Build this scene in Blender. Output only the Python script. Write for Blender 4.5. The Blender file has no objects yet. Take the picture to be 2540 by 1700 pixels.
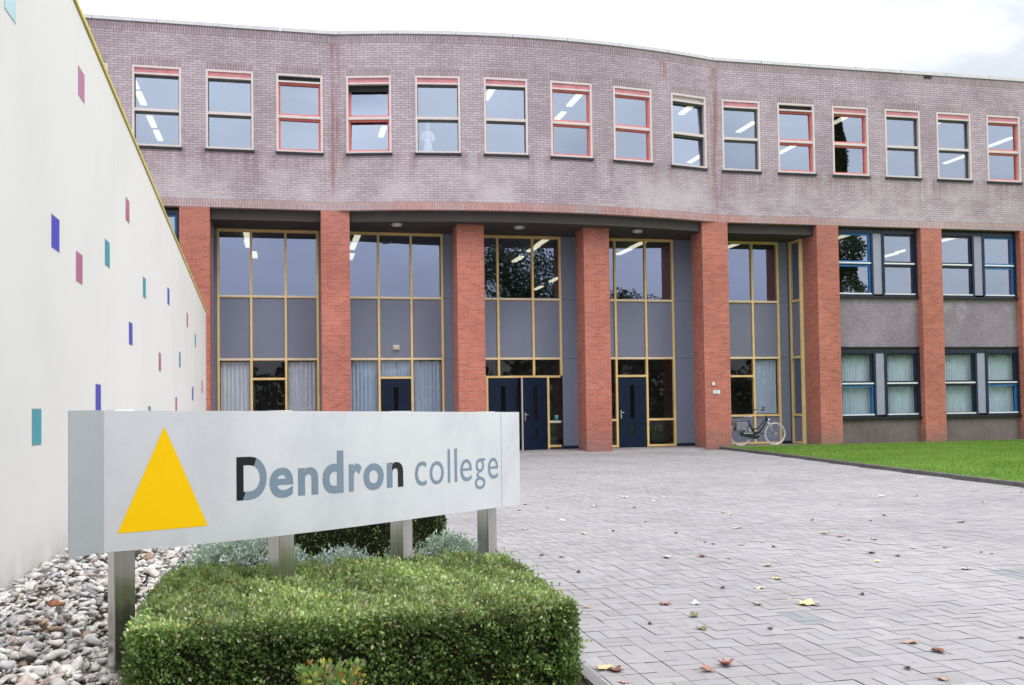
import bpy, bmesh, math, random
import numpy as np
from mathutils import Vector, Matrix
random.seed(7)
RNG = np.random.default_rng(7)
SC = bpy.context.scene
COL = SC.collection
R_ = math.radians

# ------------------------------------------------------------------ helpers
def tag(o, label=None, cat=None, group=None, kind=None):
    if label: o['label'] = label
    if cat: o['category'] = cat
    if group: o['group'] = group
    if kind: o['kind'] = kind
    return o

def empty(name, loc, label, cat, rz=0, group=None):
    o = bpy.data.objects.new(name, None); COL.objects.link(o)
    o.location = loc; o.rotation_euler = (0, 0, rz); o.empty_display_size = .1
    return tag(o, label, cat, group)

class MB:
    """collects quads, boxes, bars and tubes into one mesh with metric UVs"""
    def __init__(s): s.v = []; s.f = []; s.m = []; s.uv = []; s.sm = []; s.uv2 = []
    def face(s, pts, m=0, uv=None, smooth=False, uv2=None):
        i = len(s.v); s.v += [tuple(p) for p in pts]; s.f.append(tuple(range(i, i+len(pts)))); s.m.append(m); s.sm.append(smooth)
        if uv is None:
            a, b, c = Vector(pts[0]), Vector(pts[1]), Vector(pts[2])
            n = (b-a).cross(c-a); n = [abs(k) for k in n]
            if n[2] >= n[0] and n[2] >= n[1]: uv = [(p[0], p[1]) for p in pts]
            elif n[0] >= n[1]: uv = [(p[1], p[2]) for p in pts]
            else: uv = [(p[0], p[2]) for p in pts]
        s.uv += list(uv); s.uv2 += list(uv2) if uv2 else [(9, 0)]*len(pts)
    def box(s, x0, y0, z0, x1, y1, z1, m=0, skip=''):
        if x0 > x1: x0, x1 = x1, x0
        if y0 > y1: y0, y1 = y1, y0
        if z0 > z1: z0, z1 = z1, z0
        P = lambda a, b, c: (a, b, c)
        F = {'f': [P(x0,y0,z0),P(x1,y0,z0),P(x1,y0,z1),P(x0,y0,z1)], 'b': [P(x1,y1,z0),P(x0,y1,z0),P(x0,y1,z1),P(x1,y1,z1)],
             'l': [P(x0,y1,z0),P(x0,y0,z0),P(x0,y0,z1),P(x0,y1,z1)], 'r': [P(x1,y0,z0),P(x1,y1,z0),P(x1,y1,z1),P(x1,y0,z1)],
             't': [P(x0,y0,z1),P(x1,y0,z1),P(x1,y1,z1),P(x0,y1,z1)], 'd': [P(x0,y1,z0),P(x1,y1,z0),P(x1,y0,z0),P(x0,y0,z0)]}
        for k, q in F.items():
            if k not in skip: s.face(q, m)
    def bar(s, a, b, w, h, m=0):
        """square bar from a to b"""
        a, b = Vector(a), Vector(b); d = (b-a).normalized()
        u = d.cross(Vector((0, 0, 1)));  u = u.normalized() if u.length > 1e-4 else Vector((1, 0, 0))
        w_ = u*(w/2); h_ = d.cross(u)*(h/2)
        A = [a-w_-h_, a+w_-h_, a+w_+h_, a-w_+h_]; B = [p+(b-a) for p in A]
        for i in range(4): s.face([A[i], A[(i+1) % 4], B[(i+1) % 4], B[i]], m)
        s.face(A[::-1], m); s.face(B, m)
    def tube(s, pts, r, n=8, m=0, closed=False, caps=True):
        pts = [Vector(p) for p in pts]; N = len(pts); rs = r if isinstance(r, (list, tuple)) else [r]*N
        rings = []; prev = None
        for i, p in enumerate(pts):
            if closed: d = pts[(i+1) % N]-pts[i-1]
            else: d = pts[min(i+1, N-1)]-pts[max(i-1, 0)]
            d.normalize()
            if prev is None:
                u = d.cross(Vector((0, 0, 1)))
                if u.length < .05: u = d.cross(Vector((0, 1, 0)))
            else: u = prev-d*prev.dot(d)
            u.normalize(); prev = u; w = d.cross(u)
            rings.append([p+(u*math.cos(2*math.pi*k/n)+w*math.sin(2*math.pi*k/n))*rs[i] for k in range(n)])
        for i in range(N if closed else N-1):
            A, B = rings[i], rings[(i+1) % N]
            for k in range(n): s.face([A[k], A[(k+1) % n], B[(k+1) % n], B[k]], m, smooth=True)
        if caps and not closed:
            s.face(rings[0][::-1], m); s.face(rings[-1], m)
    def lathe(s, prof, c, n=16, m=0, sx=1, sy=1, axis='z'):
        rings = []
        for r, z in prof:
            ring = []
            for k in range(n):
                a = 2*math.pi*k/n; q = (r*math.cos(a)*sx, r*math.sin(a)*sy, z)
                if axis == 'y': q = (q[0], q[2], q[1])
                ring.append((c[0]+q[0], c[1]+q[1], c[2]+q[2]))
            rings.append(ring)
        for A, B in zip(rings, rings[1:]):
            for k in range(n): s.face([A[k], A[(k+1) % n], B[(k+1) % n], B[k]], m, smooth=True)
        s.face(rings[0][::-1], m); s.face(rings[-1], m)
    def build(s, name, mats, parent=None, off=None, merge=True, bevel=0):
        o = (0, 0, 0)
        if off is not None: o = off
        elif parent is not None:
            o = parent.location
            if parent.parent is not None: o = o + parent.parent.location
        me = bpy.data.meshes.new(name)
        me.from_pydata([(a-o[0], b-o[1], c-o[2]) for a, b, c in s.v], [], s.f)
        uv = me.uv_layers.new(name='UVMap'); uv.data.foreach_set('uv', np.array(s.uv, 'f').ravel())
        if any(q[0] != 9 for q in s.uv2):
            u2 = me.uv_layers.new(name='Stain'); u2.data.foreach_set('uv', np.array(s.uv2, 'f').ravel())
        if not isinstance(mats, (list, tuple)): mats = [mats]
        for m in mats: me.materials.append(m)
        me.polygons.foreach_set('material_index', s.m)
        me.polygons.foreach_set('use_smooth', s.sm)
        if merge:
            bm = bmesh.new(); bm.from_mesh(me); bmesh.ops.remove_doubles(bm, verts=bm.verts, dist=2e-4); bm.to_mesh(me); bm.free()
        me.update()
        ob = bpy.data.objects.new(name, me); COL.objects.link(ob)
        if parent is not None: ob.parent = parent
        elif off is not None: ob.location = off
        if bevel:
            md = ob.modifiers.new('Bevel', 'BEVEL'); md.width = bevel; md.segments = 2; md.limit_method = 'ANGLE'; md.angle_limit = R_(40)
        return ob

def fast_mesh(name, V, F, mat, col=None, smooth=False, parent=None, loc=(0, 0, 0)):
    """V (n,3), F (m,k) arrays; col (m,3) per face"""
    me = bpy.data.meshes.new(name); V = np.asarray(V, 'f'); F = np.asarray(F, 'i'); m, k = F.shape
    me.vertices.add(len(V)); me.vertices.foreach_set('co', (V-np.array(loc, 'f')).ravel())
    me.loops.add(m*k); me.loops.foreach_set('vertex_index', F.ravel())
    me.polygons.add(m); me.polygons.foreach_set('loop_start', np.arange(0, m*k, k, dtype='i'))
    if smooth: me.polygons.foreach_set('use_smooth', np.ones(m, bool))
    if col is not None:
        a = me.attributes.new('tint', 'FLOAT_COLOR', 'FACE')
        c = np.ones((m, 4), 'f'); c[:, :3] = col; a.data.foreach_set('color', c.ravel())
    me.materials.append(mat); me.update(calc_edges=True); me.validate()
    ob = bpy.data.objects.new(name, me); COL.objects.link(ob)
    if parent is not None: ob.parent = parent
    else: ob.location = loc
    return ob

def copy_tree(o, parent=None):
    c = o.copy(); COL.objects.link(c)
    if parent is not None: c.parent = parent
    for ch in list(o.children): copy_tree(ch, c)
    return c

# ------------------------------------------------------------------ materials
class NT:
    def __init__(s, name):
        s.m = bpy.data.materials.new(name); s.m.use_nodes = True; s.t = s.m.node_tree; s.n = s.t.nodes
        s.b = s.n['Principled BSDF']; s.out = s.n['Material Output']
    def add(s, typ, **kw):
        nd = s.n.new(typ)
        for k, v in kw.items():
            if k.startswith('i_'):
                key = k[2:]; key = int(key) if key.isdigit() else key.replace('_', ' ')
                if hasattr(v, 'is_output'): s.t.links.new(v, nd.inputs[key])
                else: nd.inputs[key].default_value = v
            else: setattr(nd, k, v)
        return nd
    def link(s, a, b): s.t.links.new(a, b)
    def math(s, op, a, b=0., c=None, clamp=False):
        nd = s.n.new('ShaderNodeMath'); nd.operation = op; nd.use_clamp = clamp
        for i, v in enumerate((a, b) if c is None else (a, b, c)):
            if hasattr(v, 'is_output'): s.t.links.new(v, nd.inputs[i])
            else: nd.inputs[i].default_value = v
        return nd.outputs[0]
    def mix(s, fac, a, b, blend='MIX'):
        nd = s.n.new('ShaderNodeMix'); nd.data_type = 'RGBA'; nd.blend_type = blend
        for key, v in ((0, fac), (6, a), (7, b)):
            if hasattr(v, 'is_output'): s.t.links.new(v, nd.inputs[key])
            elif key == 0: nd.inputs[0].default_value = v
            else: nd.inputs[key].default_value = (*v, 1) if len(v) == 3 else v
        return nd.outputs[2]
    def noise(s, scale, vec=None, detail=3, rough=.55, dim='3D'):
        nd = s.n.new('ShaderNodeTexNoise'); nd.inputs['Scale'].default_value = scale; nd.inputs['Detail'].default_value = detail
        nd.inputs['Roughness'].default_value = rough
        if vec is None: vec = s.obj()
        s.t.links.new(vec, nd.inputs['Vector'])
        return nd.outputs['Fac']
    def ramp(s, v, lo, hi):
        nd = s.n.new('ShaderNodeMapRange'); nd.interpolation_type = 'SMOOTHSTEP'
        s.t.links.new(v, nd.inputs[0]); nd.inputs[1].default_value = lo; nd.inputs[2].default_value = hi
        return nd.outputs[0]
    def obj(s):
        if not hasattr(s, '_g'): s._g = s.n.new('ShaderNodeNewGeometry')
        return s._g.outputs['Position']
    def uv(s, name='UVMap'):
        nd = s.n.new('ShaderNodeUVMap'); nd.uv_map = name; return nd.outputs[0]
    def scalevec(s, v, x, y, z):
        nd = s.n.new('ShaderNodeVectorMath'); nd.operation = 'MULTIPLY'; s.t.links.new(v, nd.inputs[0]); nd.inputs[1].default_value = (x, y, z); return nd.outputs[0]
    def bump(s, h, strength=.3, dist=.01):
        nd = s.n.new('ShaderNodeBump'); nd.inputs['Strength'].default_value = strength; nd.inputs['Distance'].default_value = dist
        s.t.links.new(h, nd.inputs['Height']); s.t.links.new(nd.outputs[0], s.b.inputs['Normal'])
    def base(s, c, rough=.6, metal=0., spec=.4):
        if hasattr(c, 'is_output'): s.t.links.new(c, s.b.inputs['Base Color'])
        else: s.b.inputs['Base Color'].default_value = (*c, 1)
        if hasattr(rough, 'is_output'): s.t.links.new(rough, s.b.inputs['Roughness'])
        else: s.b.inputs['Roughness'].default_value = rough
        s.b.inputs['Metallic'].default_value = metal; s.b.inputs['Specular IOR Level'].default_value = spec
        return s.m

def paint(name, c, rough=.5, metal=0., var=.12, scale=3., bump=0., spec=.4):
    t = NT(name)
    f = t.noise(scale, detail=5); f2 = t.noise(scale*14, detail=3)
    k = t.math('ADD', t.math('MULTIPLY', f, .7), t.math('MULTIPLY', f2, .3))
    lo = tuple(x*(1-var) for x in c); hi = tuple(min(1, x*(1+var)) for x in c)
    t.base(t.mix(t.ramp(k, .3, .7), lo, hi), rough, metal, spec)
    if bump: t.bump(f2, bump, .003)
    return t.m

def bricks(name, c1, c2, mortar, w=.215, h=.0655, swap=False, stains=None, rough=.85, gap=.0105):
    t = NT(name); uv = t.uv()
    if swap:
        sp = t.add('ShaderNodeSeparateXYZ', i_0=uv); uv = t.add('ShaderNodeCombineXYZ', i_0=sp.outputs[1], i_1=sp.outputs[0]).outputs[0]
    br = t.add('ShaderNodeTexBrick', i_Vector=uv, i_Scale=1., i_Mortar_Size=gap, i_Mortar_Smooth=.25, i_Bias=-.1, i_Brick_Width=w, i_Row_Height=h)
    br.inputs['Color1'].default_value = (*c1, 1); br.inputs['Color2'].default_value = (*c2, 1); br.inputs['Mortar'].default_value = (*mortar, 1)
    pos = t.obj()
    big = t.noise(.55, pos, 5, .6); mid = t.noise(6., pos, 4)
    c = t.mix(t.ramp(big, .35, .68), br.outputs[0], t.mix(1., br.outputs[0], (.80, .78, .79), 'MULTIPLY'))
    c = t.mix(t.ramp(mid, .35, .75), c, t.mix(1., c, (1.12, 1.1, 1.1), 'MULTIPLY'))
    if stains: c = stains(t, c, pos)
    t.base(c, rough, 0, .25)
    g = t.math('ADD', t.math('MULTIPLY', br.outputs['Fac'], -1.), t.math('MULTIPLY', t.noise(60, pos), .5))
    t.bump(g, .5, .006)
    return t.m

def stain_upper(t, c, pos):
    sp = t.add('ShaderNodeSeparateXYZ', i_0=t.uv()); u, z = sp.outputs[0], sp.outputs[1]
    su = t.add('ShaderNodeSeparateXYZ', i_0=t.uv('Stain')).outputs[0]
    streak = t.noise(1., t.scalevec(t.uv(), 9., .55, 1.), 5, .65)
    # rusty run-off below the ends of each sill
    edge = t.ramp(t.math('ABSOLUTE', t.math('SUBTRACT', su, .68)), .19, .02)
    below = t.math('MULTIPLY', t.ramp(z, 8.16, 8.08), t.ramp(z, 7.0, 8.15))
    k = t.math('MULTIPLY', t.math('MULTIPLY', edge, below), t.ramp(streak, .36, .62))
    c = t.mix(t.math('MULTIPLY', k, .62), c, (.21, .12, .125))
    # rust at the two movement joints
    for u0, wd in ((1.35, .20), (12.38, .22), (10.62, .16)):
        j = t.ramp(t.math('ABSOLUTE', t.math('SUBTRACT', u, u0)), wd, .02)
        top = t.ramp(z, 10.35, 10.7) if u0 == 10.62 else 1.
        j = t.math('MULTIPLY', t.math('MULTIPLY', j, t.ramp(streak, .34, .6)), top)
        c = t.mix(t.math('MULTIPLY', j, .7), c, (.25, .10, .085))
    # pale lime bloom on the lower part
    lime = t.math('MULTIPLY', t.ramp(t.noise(.9, pos, 6, .65), .38, .68), t.ramp(z, 8.4, 7.2))
    c = t.mix(t.math('MULTIPLY', lime, .5), c, (.60, .545, .575))
    dark = t.math('MULTIPLY', t.ramp(streak, .5, .75), t.ramp(z, 9.6, 11.2))
    return t.mix(t.math('MULTIPLY', dark, .5), c, (.21, .16, .19))

def stain_band(t, c, pos):
    u = t.add('ShaderNodeSeparateXYZ', i_0=t.uv()).outputs[0]
    k = t.math('MULTIPLY', t.ramp(t.math('ABSOLUTE', t.math('SUBTRACT', u, 8.)), 9.5, 5.), t.ramp(t.noise(.8, pos, 5, .65), .36, .6))
    return t.mix(t.math('MULTIPLY', k, .5), c, t.mix(1., c, (1.2, .68, .55), 'MULTIPLY'))

def stain_pillar(t, c, pos):
    sp = t.add('ShaderNodeSeparateXYZ', i_0=pos); z = sp.outputs[2]
    k = t.math('MULTIPLY', t.ramp(z, .75, 0.), t.ramp(t.noise(2.5, pos, 5, .6), .25, .6))
    c = t.mix(t.math('MULTIPLY', k, .75), c, (.22, .15, .14))
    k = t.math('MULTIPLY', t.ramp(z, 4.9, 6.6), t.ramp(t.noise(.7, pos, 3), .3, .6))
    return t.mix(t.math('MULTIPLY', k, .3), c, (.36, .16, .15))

def stain_spandrel(t, c, pos):
    sp = t.add('ShaderNodeSeparateXYZ', i_0=pos)
    k = t.math('MULTIPLY', t.ramp(t.noise(1.3, pos, 6, .7), .50, .72), t.ramp(sp.outputs[2], 3.2, 4.4))
    return t.mix(t.math('MULTIPLY', k, .45), c, (.55, .53, .56))

def glass(name, refl, tint=(.8, .84, .9), gcol=(.86, .92, 1.)):
    t = NT(name); t.n.remove(t.b)
    pos = t.obj()
    bp = t.n.new('ShaderNodeBump'); bp.inputs['Strength'].default_value = .05; bp.inputs['Distance'].default_value = .02
    t.link(t.noise(1.3, pos, 1), bp.inputs['Height'])
    gl = t.add('ShaderNodeBsdfGlossy'); gl.inputs['Roughness'].default_value = 0.; gl.inputs['Color'].default_value = (*gcol, 1)
    t.link(bp.outputs[0], gl.inputs['Normal'])
    tr = t.add('ShaderNodeBsdfTransparent'); tr.inputs['Color'].default_value = (*tint, 1)
    ge = t.add('ShaderNodeNewGeometry'); dt = t.add('ShaderNodeVectorMath', operation='DOT_PRODUCT', i_0=ge.outputs['Normal'], i_1=ge.outputs['Incoming'])
    sch = t.math('POWER', t.math('SUBTRACT', 1., t.math('ABSOLUTE', dt.outputs['Value']), clamp=True), 5.)
    fac = t.math('ADD', t.math('MULTIPLY', sch, .8*(1-refl)), refl, clamp=True)
    mx = t.add('ShaderNodeMixShader'); t.link(fac, mx.inputs[0]); t.link(tr.outputs[0], mx.inputs[1]); t.link(gl.outputs[0], mx.inputs[2])
    t.link(mx.outputs[0], t.out.inputs[0])
    return t.m

def leafmat(name, rough=.45, spec=.4, transl=.25, var=None):
    t = NT(name)
    at = t.add('ShaderNodeAttribute', attribute_name='tint'); c = at.outputs['Color']
    t.base(c, rough, 0, spec)
    if transl:
        tl = t.add('ShaderNodeBsdfTranslucent'); t.link(c, tl.inputs[0])
        mx = t.add('ShaderNodeMixShader'); mx.inputs[0].default_value = transl
        t.link(t.b.outputs[0], mx.inputs[1]); t.link(tl.outputs[0], mx.inputs[2]); t.link(mx.outputs[0], t.out.inputs[0])
    return t.m

def emitter(name, c, s):
    t = NT(name); t.base(c, .5); t.b.inputs['Emission Color'].default_value = (*c, 1); t.b.inputs['Emission Strength'].default_value = s; return t.m

M = {}
M['brick'] = bricks('mauve_brick', (.515, .445, .505), (.41, .335, .385), (.29, .235, .26), stains=stain_upper)
M['soldier'] = bricks('mauve_soldier_brick', (.43, .36, .40), (.36, .29, .325), (.24, .19, .205), swap=True)
M['band'] = bricks('reddish_soldier_brick', (.50, .385, .40), (.44, .32, .335), (.33, .26, .27), swap=True, stains=stain_band)
M['red'] = bricks('red_brick', (.53, .17, .115), (.39, .115, .085), (.43, .25, .22), stains=stain_pillar, gap=.008)
M['span'] = bricks('grey_brown_soldier_brick', (.30, .26, .315), (.24, .20, .245), (.30, .27, .32), h=.0655, w=.1, stains=stain_spandrel)
M['plinth'] = bricks('plinth_brick', (.19, .155, .15), (.155, .125, .12), (.175, .15, .15), swap=True)
M['coping'] = paint('roof_trim_grey', (.62, .62, .66), .45, .0, .08)
M['cream'] = paint('cream_frame_paint', (.64, .57, .57), .4, 0, .06)
M['sashred'] = paint('red_sash_paint', (.72, .16, .14), .4, 0, .08)
M['pink'] = paint('faded_pink_blind_box', (.55, .215, .245), .55, 0, .15)
M['sashshade'] = paint('sash_shade_grey', (.085, .085, .095), .45, 0, .1)
M['sill'] = paint('dark_slate_sill', (.014, .014, .018), .4, 0, .2)
M['dark'] = paint('dark_trim_and_shade', (.02, .02, .022), .6, 0, .2)
M['yellow'] = paint('yellow_frame_paint', (.84, .60, .26), .5, 0, .10)
M['yellow_pale'] = paint('pale_bar_and_highlight', (.82, .74, .62), .5, 0, .08)
M['panel'] = paint('blue_grey_panel', (.20, .222, .31), .45, 0, .06, 1.)
M['cladding'] = paint('blue_grey_cladding', (.20, .222, .31), .45, 0, .06, .8)
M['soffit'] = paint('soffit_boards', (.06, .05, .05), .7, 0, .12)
M['navy'] = paint('navy_frame_paint', (.012, .02, .045), .35, 0, .2)
M['door'] = paint('navy_door_paint', (.006, .016, .042), .5, 0, .12, spec=.2)
M['blue'] = paint('blue_sash_paint', (.02, .16, .46), .4, 0, .12)
M['white_trim'] = paint('white_trim', (.72, .73, .75), .4, 0, .05)
M['greypost'] = paint('grey_mullion_panel', (.30, .31, .40), .45, 0, .05)
M['glass_up'] = glass('sky_window_glass', .44, gcol=(.68, .79, 1.))
M['glass'] = glass('recess_glass', .36, gcol=(.54, .64, .95))
M['glass_dim'] = glass('ground_floor_glass', .05, (.93, .95, .97))
M['inside'] = paint('interior_plaster', (.32, .30, .29), .8, 0, .05)
M['insidefloor'] = paint('interior_floor', (.10, .09, .085), .6, 0, .1)
M['tube'] = emitter('lit_tube', (1., .93, .66), 1.3)
M['alu'] = paint('brushed_aluminium', (.55, .55, .56), .35, .8, .08)
M['light_unlit'] = paint('opal_lamp', (.55, .54, .52), .4, 0, .05)
M['chrome'] = paint('bright_metal', (.75, .75, .76), .2, .9, .05)
M['steel_dark'] = paint('scupper_black', (.01, .01, .01), .6)

# white render wall: faint rain streaks and a slightly greyer lower half
t = NT('white_render'); pos = t.obj()
st = t.noise(1., t.scalevec(pos, 1., 2.2, .25), 6, .62); bl = t.noise(.45, pos, 4)
c = t.mix(t.ramp(st, .42, .75), (.82, .81, .79), (.808, .80, .782))
c = t.mix(t.math('MULTIPLY', t.ramp(bl, .45, .7), .5), c, (.745, .738, .724))
zz_ = t.add('ShaderNodeSeparateXYZ', i_0=pos).outputs[2]
c = t.mix(t.math('MULTIPLY', t.math('MULTIPLY', t.ramp(zz_, .55, .05), t.ramp(t.noise(3.5, pos, 5, .65), .3, .65)), .5), c, (.52, .50, .46))
jy = t.math('PINGPONG', t.math('ADD', t.add('ShaderNodeSeparateXYZ', i_0=pos).outputs[1], .7), 3.1)
c = t.mix(t.math('MULTIPLY', t.ramp(jy, .02, .008), .35), c, (.55, .54, .52))
t.base(c, .75, 0, .3); t.bump(t.noise(90, pos, 3), .12, .002); M['render'] = t.m
# sign face: satin metal with cloudy weathering
t = NT('satin_sign_metal'); pos = t.obj()
cl = t.noise(2.2, t.scalevec(pos, 1., 1., .8), 6, .62); fine = t.noise(1., t.scalevec(pos, 3., 3., 260.), 2)
sm_ = t.noise(5., t.scalevec(pos, 1., 1., .55), 5, .7)
c = t.mix(t.ramp(cl, .40, .72), (.83, .85, .90), (.71, .73, .79)); c = t.mix(t.math('MULTIPLY', fine, .12), c, (.68, .69, .74)); c = t.mix(t.math('MULTIPLY', t.ramp(sm_, .58, .80), .28), c, (.50, .515, .56))
t.base(c, t.math('ADD', t.math('MULTIPLY', cl, .25), .27), .5, .5); t.bump(fine, .03, .001); M['signface'] = t.m
M['signend'] = paint('sign_end_grey', (.43, .465, .50), .5, .2, .05, 2.)
t = NT('brushed_steel_post'); pos = t.obj(); f = t.noise(1., t.scalevec(pos, 120., 120., 1.2), 3)
t.base(t.mix(t.ramp(f, .3, .7), (.47, .455, .44), (.60, .585, .565)), t.math('ADD', t.math('MULTIPLY', f, .10), .15), .95, .5); t.bump(f, .05, .001); M['post'] = t.m
M['signyellow'] = paint('yellow_vinyl', (.96, .59, .0), .45, 0, .02, spec=.2)
M['signblue'] = paint('slate_blue_vinyl', (.205, .28, .37), .4, 0, .05)
M['signblack'] = paint('black_vinyl', (.008, .008, .012), .35, 0, .05)
for n, c in (('tile_pink', (.56, .19, .34)), ('tile_blue', (.075, .095, .60)), ('tile_teal', (.075, .41, .50)), ('tile_pale', (.45, .72, .80))): M[n] = paint(n, c, .3, 0, .06)
M['tilejoint'] = paint('tile_joint', (.42, .41, .40), .8, 0, .1)
M['coping_y'] = paint('yellow_coping', (.86, .72, .16), .35, .1, .12)
M['coping_w'] = paint('white_coping_top', (.75, .75, .70), .4, .1, .06)

# ------------------------------------------------------------------ camera
yaw, pitch, roll = R_(12.84), R_(1.8), R_(.8)
fw = Vector((math.sin(yaw)*math.cos(pitch), math.cos(yaw)*math.cos(pitch), math.sin(pitch)))
r0 = Vector((math.cos(yaw), -math.sin(yaw), 0)); u0 = r0.cross(fw)
rr = r0*math.cos(roll)-u0*math.sin(roll); uu = u0*math.cos(roll)+r0*math.sin(roll)
cd = bpy.data.cameras.new('camera'); cam = bpy.data.objects.new('camera', cd); COL.objects.link(cam)
cam.matrix_world = Matrix(((rr.x, uu.x, -fw.x, 0), (rr.y, uu.y, -fw.y, 0), (rr.z, uu.z, -fw.z, 1.3), (0, 0, 0, 1)))
cd.sensor_width = 36; cd.lens = 36*2286/2343; cd.shift_y = 75/2343; cd.clip_end = 2000; cd.clip_start = .05
SC.camera = cam

# ------------------------------------------------------------------ light
w = bpy.data.worlds.new('World'); SC.world = w; w.use_nodes = True; nt = w.node_tree; nt.nodes.clear()
N = nt.nodes.new; L = nt.links.new
sky = N('ShaderNodeTexSky'); sky.sky_type = 'NISHITA'; sky.sun_disc = False; sky.sun_elevation = R_(48); sky.sun_rotation = R_(152)
b1 = N('ShaderNodeBackground'); b1.inputs[1].default_value = .11; L(sky.outputs[0], b1.inputs[0])
tc = N('ShaderNodeTexCoord'); sp = N('ShaderNodeSeparateXYZ'); L(tc.outputs['Generated'], sp.inputs[0])
mp = N('ShaderNodeVectorMath'); mp.operation = 'MULTIPLY'; mp.inputs[1].default_value = (1., 1., 2.6); L(tc.outputs['Generated'], mp.inputs[0])
nz = N('ShaderNodeTexNoise'); nz.inputs['Scale'].default_value = 2.3; nz.inputs['Detail'].default_value = 7; nz.inputs['Roughness'].default_value = .55; L(mp.outputs[0], nz.inputs['Vector'])
def mth(op, a, b, clamp=False):
    n = N('ShaderNodeMath'); n.operation = op; n.use_clamp = clamp
    for i, v in enumerate((a, b)):
        if hasattr(v, 'is_output'): L(v, n.inputs[i])
        else: n.inputs[i].default_value = v
    return n.outputs[0]
zc = mth('MAXIMUM', sp.outputs[2], 0.)
n2 = N('ShaderNodeTexNoise'); n2.inputs['Scale'].default_value = 6.5; n2.inputs['Detail'].default_value = 6; L(mp.outputs[0], n2.inputs['Vector'])
lum = mth('MULTIPLY', mth('ADD', mth('ADD', mth('MULTIPLY', zc, 1.9), .72), mth('MULTIPLY', n2.outputs[0], .42)), mth('ADD', mth('MULTIPLY', nz.outputs[0], .75), .64))
b2 = N('ShaderNodeBackground'); b2.inputs[0].default_value = (.97, .985, 1.0, 1); L(lum, b2.inputs[1])
mr = N('ShaderNodeMapRange'); mr.interpolation_type = 'SMOOTHSTEP'; L(nz.outputs[0], mr.inputs[0]); mr.inputs[1].default_value = .33; mr.inputs[2].default_value = .50
mr.inputs[3].default_value = .55; mr.inputs[4].default_value = 1.
ms = N('ShaderNodeMixShader'); L(mr.outputs[0], ms.inputs[0]); L(b1.outputs[0], ms.inputs[1]); L(b2.outputs[0], ms.inputs[2])
ow = N('ShaderNodeOutputWorld'); L(ms.outputs[0], ow.inputs[0])
sl = bpy.data.lights.new('sun', 'SUN'); sl.energy = .8; sl.angle = R_(18); sl.color = (1., .96, .9)
so = bpy.data.objects.new('sun', sl); COL.objects.link(so)
az = R_(152); el = R_(48)   # direction towards the sun: behind the camera, to the right
sd = Vector((math.sin(az)*math.cos(el), math.cos(az)*math.cos(el), math.sin(el)))
so.rotation_euler = sd.to_track_quat('Z', 'Y').to_euler()
vs = SC.view_settings; vs.view_transform = 'Standard'; vs.look = 'None'; vs.exposure = 0; vs.gamma = 1
SC.cycles.max_bounces = 8; SC.cycles.transparent_max_bounces = 12; SC.cycles.use_denoising = True; SC.cycles.caustics_reflective = False
SC.cycles.sample_clamp_indirect = 6

# ------------------------------------------------------------------ the school building
Y0 = 26.8
B = empty('school_building', (5.5, Y0, 0), 'brick school building with a bulging mauve upper storey on red brick pillars', 'school building')
CH0, SAG = 1.35, .72; CHL = 10.9; RAD = (CHL*CHL/4+SAG*SAG)/(2*SAG); ALF = math.asin(CHL/2/RAD); ARC = 2*RAD*ALF
XC = CH0+CHL/2; YC = Y0-SAG+RAD
def path(s):
    """point, tangent angle on the upper wall line at running length s"""
    if s <= CH0: return s, Y0, 0.
    if s >= CH0+ARC: return CH0+CHL+(s-CH0-ARC), Y0, 0.
    a = -ALF+(s-CH0)/RAD
    return XC+RAD*math.sin(a), YC-RAD*math.cos(a), a
def off(s, d, z):
    x, y, a = path(s); return (x-math.sin(a)*d, y+math.cos(a)*d, z)   # d metres inward
WC = [-10.3, -8.5, -6.72, -4.93, -3.15, -1.345, .44] + [CH0+ARC*(k+.5)/6 for k in range(6)]
r0_ = CH0+ARC-12.25
WC += [c+r0_ for c in (13.09, 14.86, 16.65, 18.42, 20.2, 21.97, 23.75, 25.5, 27.3)]
ZB, ZW0, ZW1, ZL, ZS, ZT = 6.58, 8.10, 10.18, 10.39, 11.08, 11.31
HW = .60
st = {-14., 31., CH0, CH0+ARC}
for c in WC: st |= {c-HW, c+HW}
for a, b in zip(WC, WC[1:]): st.add((a+b)/2)
k = CH0
while k < CH0+ARC: st.add(k); k += .37
st = sorted(st); stt = [st[0]]
for q in st[1:]:
    if q-stt[-1] > .004: stt.append(q)
st = stt
rows = [(ZB, ZB+.215, 2), (ZB+.215, ZW0, 0), (ZW0, ZW1, 0), (ZW1, ZL, 1), (ZL, ZS, 0), (ZS, ZT, 1)]
mb = MB()
def near(s): return min(abs(s-c) for c in WC)
for a, b in zip(st, st[1:]):
    mid = (a+b)/2; hole = near(mid) < HW-.01
    for z0, z1, m in rows:
        if z0 == ZW0 and hole:
            continue
        mm = m
        if z0 == ZW1 and not hole: mm = 0
        pts = [off(a, 0, z0), off(b, 0, z0), off(b, 0, z1), off(a, 0, z1)]
        mb.face(pts, mm, uv=[(a, z0), (b, z0), (b, z1), (a, z1)], uv2=[(near(a), z0), (near(b), z0), (near(b), z1), (near(a), z1)])
    # underside lip of the band
    mb.face([off(a, .43, ZB), off(b, .43, ZB), off(b, 0, ZB), off(a, 0, ZB)], 2, uv=[(a, ZB-.2), (b, ZB-.2), (b, ZB), (a, ZB)], uv2=[(3, 0)]*4)
    mb.face([off(b, .3, 10.4), off(a, .3, 10.4), off(a, .3, ZT), off(b, .3, ZT)], 0, uv2=[(3, 0)]*4)
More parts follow.
